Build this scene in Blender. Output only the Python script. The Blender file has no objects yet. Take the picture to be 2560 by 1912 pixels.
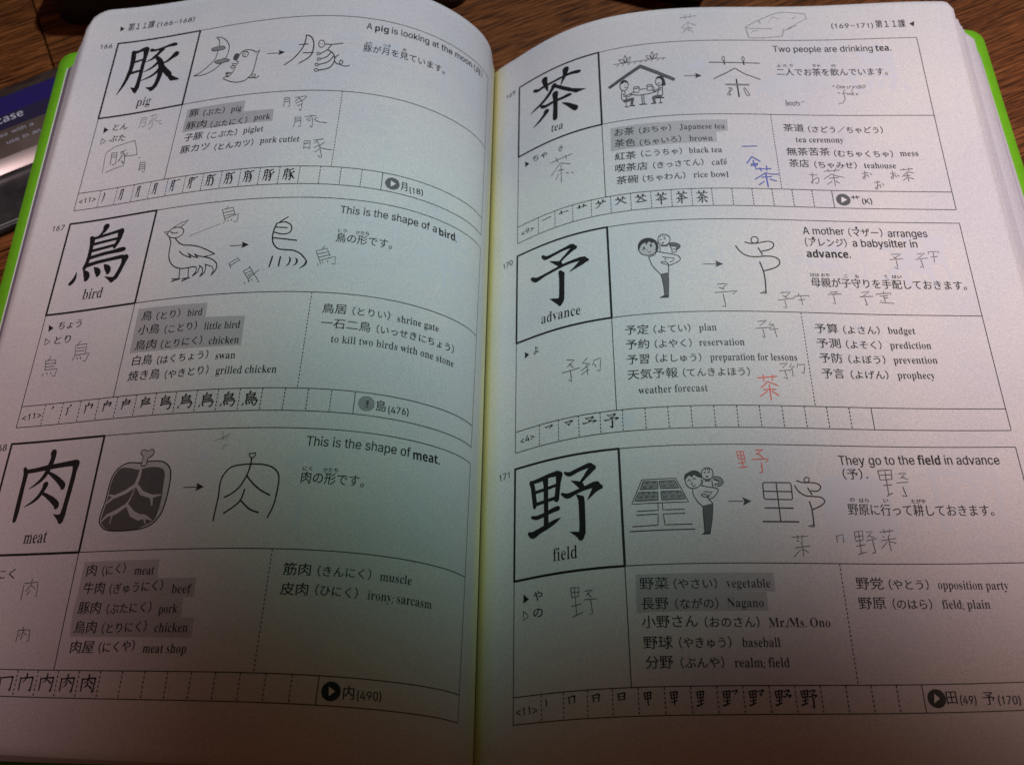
import bpy, bmesh, math, json, random
import numpy as np
from mathutils import Vector, Matrix
from mathutils.geometry import tessellate_polygon, delaunay_2d_cdt

random.seed(11)
MM = 0.001
sc = bpy.context.scene
CFG = json.loads(r'''{"aL":[1.30777,1.49138,1.26452,0.9002,0.59581,0.30703,0.03661,-0.14914,-0.26334,-0.05921],"bL":[-0.10709,-0.09217,-0.07308,-0.0746,-0.10725,-0.12534,-0.09463,-0.03917,-0.03573,-0.1389],"cL":[-0.02835,-0.03112,-0.03119,-0.02722,-0.02757,-0.0241,-0.03749,-0.03741,0.05812,-0.06045],"aR":[0.92926,0.60804,0.60016,0.58666,0.43227,0.2067,0.02111,-0.0967,-0.08138,-0.08335],"bR":[-0.01658,-0.03682,-0.04293,-0.04031,-0.05769,-0.07488,-0.05232,-0.02879,-0.00765,0.09862],"cR":[-0.02103,-0.00579,0.00133,-0.00764,0.00149,-0.01131,-0.01241,0.01319,0.07593,0.04355],"qL":[-0.3734,1.6124,-0.3754,0.6183,1.552,-0.0833],"qR":[0.0798,0.7004,0.1327,0.2793,-0.2199,0.8345],"x1":0.4352,"x2":0.1532,"zR":-2.1022,"cam":[24.7112,-159.6538,274.7032],"rot":[[0.9986447,0.0090072,0.0512603],[0.0168261,0.8761448,-0.4817543],[-0.0492507,0.4819639,0.8748058]],"f":2395.314,"lay":{"u1":33.3424,"uD":90.5592,"c0":8.8609,"cw":6.5342,"uR":146.4204,"sL":158.4105,"sR":13.3869,"vt":17.1757,"h1":34.2694,"h2":65.8032,"h3":72.7525,"dv":-0.6025,"P":78.0}}''')

# ------------------------------------------------------------------ camera
cd = bpy.data.cameras.new('camera'); cam = bpy.data.objects.new('camera', cd)
sc.collection.objects.link(cam); sc.camera = cam
cd.sensor_fit = 'HORIZONTAL'; cd.sensor_width = 36.0
cd.lens = CFG['f'] / 2560 * 36.0
cd.clip_start = 0.01; cd.clip_end = 20
Rm = Matrix([[*r] for r in CFG['rot']]).to_4x4()
cam.matrix_world = Matrix.Translation(Vector(CFG['cam']) * MM) @ Rm
cd.dof.use_dof = True; cd.dof.focus_distance = 0.275; cd.dof.aperture_fstop = 22

# ------------------------------------------------------------------ world and lamps
w = bpy.data.worlds.new("World"); sc.world = w; w.use_nodes = True
w.node_tree.nodes['Background'].inputs[0].default_value = (1.0, 0.413, 0.213, 1)
w.node_tree.nodes['Background'].inputs[1].default_value = 0.0441
sc.view_settings.view_transform = 'Standard'; sc.view_settings.look = 'None'
sc.view_settings.exposure = 0; sc.view_settings.gamma = 1

def spot(name, loc, target, power, color, angle, blend, radius):
    l = bpy.data.lights.new(name, 'SPOT'); l.energy = power; l.color = color
    l.spot_size = math.radians(angle); l.spot_blend = blend; l.shadow_soft_size = radius
    o = bpy.data.objects.new(name, l); sc.collection.objects.link(o)
    o.location = loc
    o.rotation_euler = (Vector(target) - Vector(loc)).to_track_quat('-Z', 'Y').to_euler()
    return o
spot('ceiling_lamp', (0.229, 0.458, 1.00), (0.112, 0.409, 0), 28.84, (0.852, 0.928, 1.000), 54.48, 0.367, .035)
spot('added_green_spot', (0.291, 0.122, 1.00), (-0.006, -0.010, 0), 5.23, (0.201, 1.000, 0.707), 12.26, 0.760, .035)  # extra green spot, added to tint the middle of both pages
spot('added_left_fill', (-0.299, -0.067, 0.50), (-0.233, -0.016, 0), 3.13, (1.000, 0.710, 0.724), 44.24, 0.859, .035)  # added pink fill that lifts the left side of the pages
spot('added_right_fill', (0.336, -0.022, 0.50), (0.241, 0.020, 0), 5.62, (1.000, 0.673, 0.622), 41.66, 0.666, .035)  # added pink fill that lifts the right side of the pages


# ------------------------------------------------------------------ helpers
def link(o, parent=None):
    sc.collection.objects.link(o)
    if parent: o.parent = parent
    return o
def tag(o, label=None, cat=None, group=None, kind=None):
    for k, x in (('label', label), ('category', cat), ('group', group), ('kind', kind)):
        if x: o[k] = x
    return o
def empty(name, loc, label, cat):
    o = bpy.data.objects.new(name, None); o.empty_display_size = .02; link(o); o.location = loc
    tag(o, label, cat); return o
def mesh_obj(name, verts, faces, mats, parent=None, fm=None, smooth=False, attr=None):
    me = bpy.data.meshes.new(name); me.from_pydata([tuple(v) for v in verts], [], faces)
    for m in (mats if isinstance(mats, (list, tuple)) else [mats]): me.materials.append(m)
    if fm is not None: me.polygons.foreach_set('material_index', fm)
    if smooth: me.polygons.foreach_set('use_smooth', [True] * len(me.polygons))
    if attr:
        for k, vals in attr.items():
            a = me.attributes.new(k, 'FLOAT', 'POINT'); a.data.foreach_set('value', vals)
    me.update()
    o = bpy.data.objects.new(name, me); link(o, parent)
    if parent is not None: o.matrix_parent_inverse = Matrix.Translation(-Vector(parent.location)) if parent.type == 'EMPTY' else Matrix()
    return o

def mat(name, color, rough=0.6, metal=0.0, spec=0.5):
    m = bpy.data.materials.new(name); m.use_nodes = True
    b = m.node_tree.nodes['Principled BSDF']
    b.inputs['Base Color'].default_value = (*color, 1); b.inputs['Roughness'].default_value = rough
    b.inputs['Metallic'].default_value = metal; b.inputs['Specular IOR Level'].default_value = spec
    return m
def nodes(m): return m.node_tree.nodes, m.node_tree.links, m.node_tree.nodes['Principled BSDF']
def noise_color(m, c0, c1, scale, detail=3, rough=0.6, stretch=(1, 1, 1), rot=0.0, bump=0.0, lo=.35, hi=.65):
    N, L, b = nodes(m)
    tc = N.new('ShaderNodeTexCoord'); mp = N.new('ShaderNodeMapping')
    mp.inputs['Scale'].default_value = stretch; mp.inputs['Rotation'].default_value = (0, 0, rot)
    nz = N.new('ShaderNodeTexNoise'); nz.inputs['Scale'].default_value = scale; nz.inputs['Detail'].default_value = detail
    nz.inputs['Roughness'].default_value = rough
    cr = N.new('ShaderNodeValToRGB'); e = cr.color_ramp.elements
    e[0].position = lo; e[0].color = (*c0, 1); e[1].position = hi; e[1].color = (*c1, 1)
    L.new(tc.outputs['Object'], mp.inputs['Vector']); L.new(mp.outputs[0], nz.inputs['Vector'])
    L.new(nz.outputs['Fac'], cr.inputs[0]); L.new(cr.outputs[0], b.inputs['Base Color'])
    if bump:
        bp = N.new('ShaderNodeBump'); bp.inputs['Strength'].default_value = bump; bp.inputs['Distance'].default_value = 0.0004
        L.new(nz.outputs['Fac'], bp.inputs['Height']); L.new(bp.outputs[0], b.inputs['Normal'])
    return m

# paper: fibre mottle, a faint blue cast where the back print shows, and a yellow tint along the gutter, fading away from the spine
def paper_material(name, base, gutter):
    m = mat(name, base, 0.75, 0, 0.25); N, L, b = nodes(m)
    tc = N.new('ShaderNodeTexCoord')
    n1 = N.new('ShaderNodeTexNoise'); n1.inputs['Scale'].default_value = 2000; n1.inputs['Detail'].default_value = 2
    n2 = N.new('ShaderNodeTexNoise'); n2.inputs['Scale'].default_value = 26; n2.inputs['Detail'].default_value = 2
    L.new(tc.outputs['Object'], n1.inputs['Vector']); L.new(tc.outputs['Object'], n2.inputs['Vector'])
    r1 = N.new('ShaderNodeValToRGB'); e = r1.color_ramp.elements
    e[0].position = .3; e[0].color = (.80, .80, .80, 1); e[1].position = .7; e[1].color = (1.0, 1.0, 1.0, 1)
    L.new(n1.outputs['Fac'], r1.inputs[0])
    r2 = N.new('ShaderNodeValToRGB'); e = r2.color_ramp.elements
    e[0].position = .38; e[0].color = (*[c * k for c, k in zip(base, (.93, .95, 1.0))], 1)
    e[1].position = .6; e[1].color = (*base, 1)
    L.new(n2.outputs['Fac'], r2.inputs[0])
    mx = N.new('ShaderNodeMix'); mx.data_type = 'RGBA'; mx.blend_type = 'MULTIPLY'; mx.inputs['Factor'].default_value = 1
    L.new(r2.outputs[0], mx.inputs['A']); L.new(r1.outputs[0], mx.inputs['B'])
    last = mx.outputs['Result']
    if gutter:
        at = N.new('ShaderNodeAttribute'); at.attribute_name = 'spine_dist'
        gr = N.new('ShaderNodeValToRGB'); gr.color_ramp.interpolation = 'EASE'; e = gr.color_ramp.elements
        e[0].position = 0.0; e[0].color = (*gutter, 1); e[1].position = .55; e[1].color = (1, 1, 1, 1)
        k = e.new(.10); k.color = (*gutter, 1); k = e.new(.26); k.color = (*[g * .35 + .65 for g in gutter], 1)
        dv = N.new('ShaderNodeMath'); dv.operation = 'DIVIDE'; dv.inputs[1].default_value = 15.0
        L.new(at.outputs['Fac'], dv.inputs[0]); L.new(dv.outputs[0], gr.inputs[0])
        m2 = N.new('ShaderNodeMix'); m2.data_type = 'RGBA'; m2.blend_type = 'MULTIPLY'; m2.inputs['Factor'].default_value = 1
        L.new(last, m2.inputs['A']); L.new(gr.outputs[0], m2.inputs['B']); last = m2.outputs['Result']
    L.new(last, b.inputs['Base Color'])
    bp = N.new('ShaderNodeBump'); bp.inputs['Strength'].default_value = 0.25; bp.inputs['Distance'].default_value = 0.00005
    L.new(n1.outputs['Fac'], bp.inputs['Height']); L.new(bp.outputs[0], b.inputs['Normal'])
    return m
PAPER = (.78, .75, .75)
M = {}
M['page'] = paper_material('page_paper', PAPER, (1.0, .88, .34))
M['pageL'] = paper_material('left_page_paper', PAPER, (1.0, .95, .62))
M['leaf'] = paper_material('leaf_edge_paper', (.74, .71, .74), None)
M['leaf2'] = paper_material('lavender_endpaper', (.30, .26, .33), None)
M['leaf3'] = paper_material('leaf_greyer_paper', (.60, .57, .63), None)
M['leaf4'] = paper_material('leaf_whiter_paper', (.80, .77, .78), None)
M['ink'] = mat('black_ink', (.012, .012, .014), .5, 0, .3)
M['dark'] = noise_color(mat('dark_screen_ink', (.08, .08, .08)), (.06, .06, .065), (.10, .10, .10), 2500)
M['gray'] = noise_color(mat('gray_screen_ink', (.25, .25, .25)), (.20, .20, .205), (.30, .30, .30), 2500)
M['tint'] = noise_color(mat('light_screen_ink', (.45, .45, .45)), (.40, .385, .40), (.475, .46, .475), 2200)
M['pale'] = noise_color(mat('pale_screen_ink', (.45, .45, .45)), (.42, .41, .42), (.52, .51, .52), 2200)
M['line'] = mat('thin_rule_ink', (.02, .02, .022), .5, 0, .3)
M['paper'] = mat('bare_paper', PAPER, .75)
M['pencil'] = noise_color(mat('pencil_graphite', (.2, .2, .2)), (.035, .035, .04), (.19, .19, .20), 1600, bump=0)
M['faint'] = noise_color(mat('faint_graphite', (.3, .3, .3)), (.22, .22, .23), (.42, .42, .43), 1600)
M['blue'] = mat('blue_pen', (.06, .08, .42), .4)
M['red'] = mat('red_pen', (.72, .055, .012), .4)
M['ghost'] = mat('show_through', (.655, .655, .70), .75, 0, .25)

# ------------------------------------------------------------------ page surface (mm)
KN = np.array([0, 6, 12, 20, 32, 48, 70, 100, 140, 185.]); SG = np.linspace(0, 190, 381)
def natbasis(kn, xs):
    n = len(kn); B = np.zeros((len(xs), n)); h = np.diff(kn)
    for i in range(n):
        y = np.zeros(n); y[i] = 1
        A = np.zeros((n, n)); r = np.zeros(n); A[0, 0] = A[-1, -1] = 1
        for j in range(1, n - 1):
            A[j, j-1] = h[j-1]; A[j, j] = 2 * (h[j-1] + h[j]); A[j, j+1] = h[j]
            r[j] = 6 * ((y[j+1] - y[j]) / h[j] - (y[j] - y[j-1]) / h[j-1])
        Mm = np.linalg.solve(A, r)
        ix = np.clip(np.searchsorted(kn, xs) - 1, 0, n - 2); t = xs - kn[ix]; hh = h[ix]
        a = y[ix]; d = Mm[ix] / 2; e = (Mm[ix+1] - Mm[ix]) / (6 * hh); b = (y[ix+1] - y[ix]) / hh - hh * (2 * Mm[ix] + Mm[ix+1]) / 6
        xc = np.minimum(t, hh); B[:, i] = a + b*xc + d*xc**2 + e*xc**3 + (t - xc) * (b + 2*d*hh + 3*e*hh**2)
    return B
BG = natbasis(KN, SG)
VG = np.arange(-8, 273, 4.0)
def make_grid(pg):
    a, b, c = (np.array(CFG[k + pg]) for k in 'abc'); q = CFG['q' + pg]
    G = np.zeros((len(SG), len(VG), 3)); ds = SG[1] - SG[0]; t = SG / 100
    for j, v in enumerate(VG):
        ww = (v - 128) / 128; th = BG @ (a + b * ww + c * ww * ww); cx = np.cos(th); cz = np.sin(th)
        X = np.concatenate([[0], np.cumsum((cx[1:] + cx[:-1]) / 2 * ds)]); Z = np.concatenate([[0], np.cumsum((cz[1:] + cz[:-1]) / 2 * ds)])
        G[:, j, 0] = (-X if pg == 'L' else X) + CFG['x1'] * ww + CFG['x2'] * ww * ww
        G[:, j, 2] = Z + 6.0 + (CFG['zR'] if pg == 'R' else 0)
        G[:, j, 1] = 128 - v + (q[0]*t + q[1]*t*t) + ww*(q[2]*t + q[3]*t*t) + ww*ww*(q[4]*t + q[5]*t*t)
    gu = np.gradient(G, axis=0); gv = np.gradient(G, axis=1); nrm = np.cross(gu, gv)
    nrm /= np.linalg.norm(nrm, axis=2, keepdims=True)
    nrm *= np.where(nrm[:, :, 2:3] < 0, -1, 1) if True else 1
    return G, nrm
GR = {p: make_grid(p) for p in 'LR'}
def surf(pg, s, v, lift=0.0):
    """point (mm) on a page: s = distance from the spine, v = distance from the head of the page"""
    G, Nn = GR[pg]; s = np.clip(np.asarray(s, float), 0, 189.9); v = np.clip(np.asarray(v, float), -7.9, 267)
    fs = s / .5; i = fs.astype(int); fs = (fs - i)[:, None]; fv = (v + 8) / 4; j = fv.astype(int); fv = (fv - j)[:, None]
    def bl(A): return (A[i, j]*(1-fs)*(1-fv) + A[i+1, j]*fs*(1-fv) + A[i, j+1]*(1-fs)*fv + A[i+1, j+1]*fs*fv)
    n = bl(Nn)
    return bl(G) + n * np.asarray(lift)[..., None]
W_PAGE = {'L': 173.0, 'R': 175.5}; H_PAGE = 260.5

# ------------------------------------------------------------------ wooden table
tbl = empty('wooden_table', (0, 0, 0), 'reddish brown wooden table top with diagonal grain under the book', 'table')
GRAIN = math.radians(26)
def wood(name, seed):
    m = mat(name, (.2, .08, .03), .55, 0, .10); N, L, b = nodes(m)
    tc = N.new('ShaderNodeTexCoord'); mp = N.new('ShaderNodeMapping'); mp.vector_type = 'TEXTURE'
    mp.inputs['Rotation'].default_value = (0, 0, GRAIN); mp.inputs['Location'].default_value = (seed, seed * .7, 0)
    L.new(tc.outputs['Object'], mp.inputs['Vector'])
    def nz(scale, sx, sy, det, dist=0):
        s = N.new('ShaderNodeMapping'); s.inputs['Scale'].default_value = (sx, sy, 1); L.new(mp.outputs[0], s.inputs['Vector'])
        n = N.new('ShaderNodeTexNoise'); n.inputs['Scale'].default_value = scale; n.inputs['Detail'].default_value = det
        n.inputs['Roughness'].default_value = .6; n.inputs['Distortion'].default_value = dist
        L.new(s.outputs[0], n.inputs['Vector']); return n
    broad = nz(110, .07, 1, 5, .4); fine = nz(1100, .05, 1, 4, .2); pores = nz(1700, .045, 1, 2)
    r1 = N.new('ShaderNodeValToRGB'); e = r1.color_ramp.elements
    e[0].position = .3; e[0].color = (.11, .034, .009, 1); e[1].position = .72; e[1].color = (.24, .082, .023, 1)
    L.new(broad.outputs['Fac'], r1.inputs[0])
    r2 = N.new('ShaderNodeValToRGB'); e = r2.color_ramp.elements
    e[0].position = .38; e[0].color = (.30, .26, .22, 1); e[1].position = .58; e[1].color = (1.1, 1.1, 1.1, 1)
    L.new(fine.outputs['Fac'], r2.inputs[0])
    r3 = N.new('ShaderNodeValToRGB'); e = r3.color_ramp.elements
    e[0].position = .36; e[0].color = (.25, .22, .2, 1); e[1].position = .46; e[1].color = (1, 1, 1, 1)
    L.new(pores.outputs['Fac'], r3.inputs[0])
    a = N.new('ShaderNodeMix'); a.data_type = 'RGBA'; a.blend_type = 'MULTIPLY'; a.inputs['Factor'].default_value = 1
    L.new(r1.outputs[0], a.inputs['A']); L.new(r2.outputs[0], a.inputs['B'])
    c = N.new('ShaderNodeMix'); c.data_type = 'RGBA'; c.blend_type = 'MULTIPLY'; c.inputs['Factor'].default_value = 1
    L.new(a.outputs['Result'], c.inputs['A']); L.new(r3.outputs[0], c.inputs['B']); L.new(c.outputs['Result'], b.inputs['Base Color'])
    bp = N.new('ShaderNodeBump'); bp.inputs['Strength'].default_value = .35; bp.inputs['Distance'].default_value = .0003
    L.new(fine.outputs['Fac'], bp.inputs['Height']); L.new(bp.outputs[0], b.inputs['Normal'])
    return m
def bevel_slab(name, poly, z0, z1, m, parent, bev=.8):
    """slab over a convex 2D polygon (mm, counter-clockwise) with a bevelled top edge"""
    n = len(poly); c = np.mean(poly, axis=0); vs = []
    def ring(k, z):
        for x, y in poly:
            d = np.array([x, y]) - c; l = np.linalg.norm(d); d = d * (1 - k / l); vs.append(((c[0]+d[0])*MM, (c[1]+d[1])*MM, z*MM))
    ring(0, z0); ring(0, z1 - bev); ring(bev * .35, z1 - bev * .3); ring(bev, z1)
    fs = []
    for r in range(3):
        for i in range(n):
            j = (i + 1) % n; fs.append((r*n+i, r*n+j, (r+1)*n+j, (r+1)*n+i))
    fs.append(tuple(range(3*n, 4*n))); fs.append(tuple(range(n-1, -1, -1)))
    return mesh_obj(name, vs, fs, m, parent)
# boards: long boards with the grain, a butt joint crosses them at the far left
g = np.array([math.cos(GRAIN), math.sin(GRAIN)]); h = np.array([-math.sin(GRAIN), math.cos(GRAIN)])
def gp(a, b): return tuple(a * g + b * h)
SEAM = -103.0
bevel_slab('board', [gp(SEAM + .25, -420), gp(620, -420), gp(620, 560), gp(SEAM + .25, 560)], -24, 0, wood('wood_board', 0.0), tbl, 1.0)
bevel_slab('board', [gp(SEAM - 460, -420), gp(SEAM - .25, -420), gp(SEAM - .25, 560), gp(SEAM - 460, 560)], -24, -.3, wood('wood_board_end', 3.3), tbl, 1.0)

# ------------------------------------------------------------------ the open book
book = empty('open_book', (0, 0, .006), 'open kanji textbook with bright green cover, print, pencil and red and blue pen notes', 'book')
green = noise_color(mat('green_cover', (.16, .47, .02), .35), (.15, .46, .015), (.17, .50, .02), 300)
cover_in = mat('cover_inside', (.62, .62, .60), .5)

def sheet(name, P, m, parent, thick, attr=None, under=None):
    """closed thin sheet from a grid of points P[i][j] (mm); thick downwards"""
    ni, nj = P.shape[:2]; top = P.reshape(-1, 3); bot = top - np.array([0, 0, thick])
    vs = np.concatenate([top, bot]) * MM; n = ni * nj; fs = []; fm = []
    idx = lambda i, j: i * nj + j
    flip = (P[1, 0, 0] - P[0, 0, 0]) < 0
    def add(f, mi):
        fs.append(f[::-1] if flip else f); fm.append(mi)
    for i in range(ni - 1):
        for j in range(nj - 1):
            a, b, c, d = idx(i, j), idx(i, j+1), idx(i+1, j+1), idx(i+1, j)
            add((a, b, c, d), 0); add((n+d, n+c, n+b, n+a), 1)
    for i in range(ni - 1):
        add((idx(i, 0), idx(i+1, 0), n+idx(i+1, 0), n+idx(i, 0)), 0); add((idx(i+1, nj-1), idx(i, nj-1), n+idx(i, nj-1), n+idx(i+1, nj-1)), 0)
    for j in range(nj - 1):
        add((idx(0, j+1), idx(0, j), n+idx(0, j), n+idx(0, j+1)), 0); add((idx(ni-1, j), idx(ni-1, j+1), n+idx(ni-1, j+1), n+idx(ni-1, j)), 0)
    at = {k: np.concatenate([x.ravel(), x.ravel()]).tolist() for k, x in attr.items()} if attr else None
    return mesh_obj(name, vs, [tuple(reversed(f)) for f in fs], [m, under or m], parent, fm, True, at)

def page_param(pg, ns, nv, r):
    Wd = W_PAGE[pg]; s = np.concatenate([np.linspace(0, 40, ns // 2, endpoint=False), np.linspace(40, Wd, ns - ns // 2)])
    S = np.zeros((ns, nv)); V = np.zeros((ns, nv)); t = np.linspace(0, 1, nv)
    for i, x in enumerate(s):
        q = max(0, x - (Wd - r)); cut = r - math.sqrt(max(0, r*r - q*q))
        S[i, :] = x; V[i, :] = cut + t * (H_PAGE - 2 * cut)
    return S, V
PAGES = {}
for pg, r in (('L', 9.0), ('R', 3.5)):
    S, V = page_param(pg, 150, 90, r)
    P = surf(pg, S.ravel(), V.ravel()).reshape(S.shape + (3,))
    lab = 'left page, entries 166 to 168, pig, bird and meat' if pg == 'L' else 'right page, entries 169 to 171, tea, advance and field'
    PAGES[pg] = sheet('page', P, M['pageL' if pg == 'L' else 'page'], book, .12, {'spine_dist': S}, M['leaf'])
    PAGES[pg]['label'] = lab

# leaves under the two open pages: their edges fan outwards down to the cover
COV = {'L': (lambda y: (-169.0 - .025 * (y - 30), 14 - (130 - y) * .045)), 'R': (lambda y: (187.4, 8.3))}
def edge_target(pg, y):
    x, z = COV[pg](y); return np.array([x + (4.6 if pg == 'L' else -3.6), y, z + .9])
for pg in 'LR':
    n = 13 if pg == 'L' else 14
    sgn = -1 if pg == 'L' else 1
    rnd = random.Random(5 if pg == 'L' else 9)
    fr = []
    for k in range(1, n + 1):
        f = k / n
        fr.append(min(1, max(.03, f + rnd.uniform(-.022, .022))))
    fr.sort()
    if pg == 'R': fr = [.10, .16, .24, .31, .35, .40, .62, .66, .71, .76, .83, .89, .95, 1.0]
    else: fr = [.05, .12, .2, .27, .34, .42, .5, .56, .64, .70, .77, .86, 1.0]
    S, V = page_param(pg, 40, 40, 7.0)
    base = surf(pg, S.ravel(), V.ravel()).reshape(S.shape + (3,))
    Wd = W_PAGE[pg]
    for k, f in enumerate(fr):
        # height falls linearly down the stack; outward reach uses f
        zf = (k + 1) / len(fr)
        P = base.copy(); wgt = (S / Wd) ** 2.2
        for j in range(S.shape[1]):
            E0 = base[-1, j]; T = edge_target(pg, E0[1])
            d = np.array([(T[0] - E0[0]) * f, -1.2 * zf, (T[2] - E0[2]) * zf])
            P[:, j] += wgt[:, j:j+1] * d
            P[:, j, 2] -= .16 + .16 * k * np.clip(S[:, j] / 60, 0, 1) * (1 - wgt[:, j])
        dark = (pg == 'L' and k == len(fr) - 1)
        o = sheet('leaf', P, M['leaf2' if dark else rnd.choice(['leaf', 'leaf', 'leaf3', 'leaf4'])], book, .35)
        if k == len(fr) - 1: o['label'] = 'bottom leaf resting on the ' + ('left' if pg == 'L' else 'right') + ' cover'
# cover boards (card): bent sheet from the spine to the visible green edge
for pg in 'LR':
    sgn = -1 if pg == 'L' else 1; ni, nj = 40, 60
    P = np.zeros((ni, nj, 3))
    ytop, ybot = (135.0, -128) if pg == 'L' else (140.6, -131)
    for j in range(nj):
        tt = j / (nj - 1); tt = tt - .13 * math.sin(2 * math.pi * tt); y = ytop + (ybot - ytop) * tt; X, Z = COV[pg](y)
        r = 6.5; q = max(0, r - (ytop - y), r - (y - ybot)); inset = r - math.sqrt(max(0, r*r - q*q))
        X = X - sgn * inset
        X += sgn * .0
        for i in range(ni):
            t = i / (ni - 1); x = X * t
            z = 1.6 + (Z - 1.6) * (t ** 1.5)
            yy = y - (1 - t) * (17 if y > 0 else 0) * max(0, (y / ytop)) ** 2
            P[i, j] = (x, yy, z)
    o = sheet('cover', P, green, book, .6, None, cover_in)
    o['label'] = ('left' if pg == 'L' else 'right') + ' half of the green card cover, showing as a narrow strip beyond the leaves'
    # pale rim where the card shows its cut edge / lining on the left
lin = []
fs = []
for j in range(60):
    y = 126 - j * 4.3; X, Z = COV['L'](y)
    for dx in (.75, 1.4): lin.append(((X + 3.1 + dx) * MM, y * MM, (Z + .35) * MM))
for j in range(59): fs.append((2*j, 2*j+2, 2*j+3, 2*j+1))
mesh_obj('cover_lining', lin, fs, mat('cover_lining_white', (.7, .72, .66), .5), book)
# spine strip of the cover
sp = []; fs = []
for j in range(20):
    y = 112 - j * 12.6
    for x, z in ((-6, 1.5), (-3, .8), (3, .8), (6, 1.5)): sp.append((x*MM, y*MM, z*MM))
for j in range(19):
    for i in range(3): a = j*4+i; fs.append((a, a+4, a+5, a+1))
mesh_obj('spine', sp, fs, green, book)

sp = []; fs = []
for j in range(40):
    y = 127.5 - j * 6.5
    for x, z in ((-1.6, 2.6), (.2, 3.3), (2.2, 2.6)): sp.append(((x + .3)*MM, y*MM, z*MM))
for j in range(39):
    for i in range(2): a = j*3+i; fs.append((a, a+3, a+4, a+1))
mesh_obj('glue_binding', sp, fs, mat('dried_glue', (.45, .40, .12), .6), book)

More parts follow.
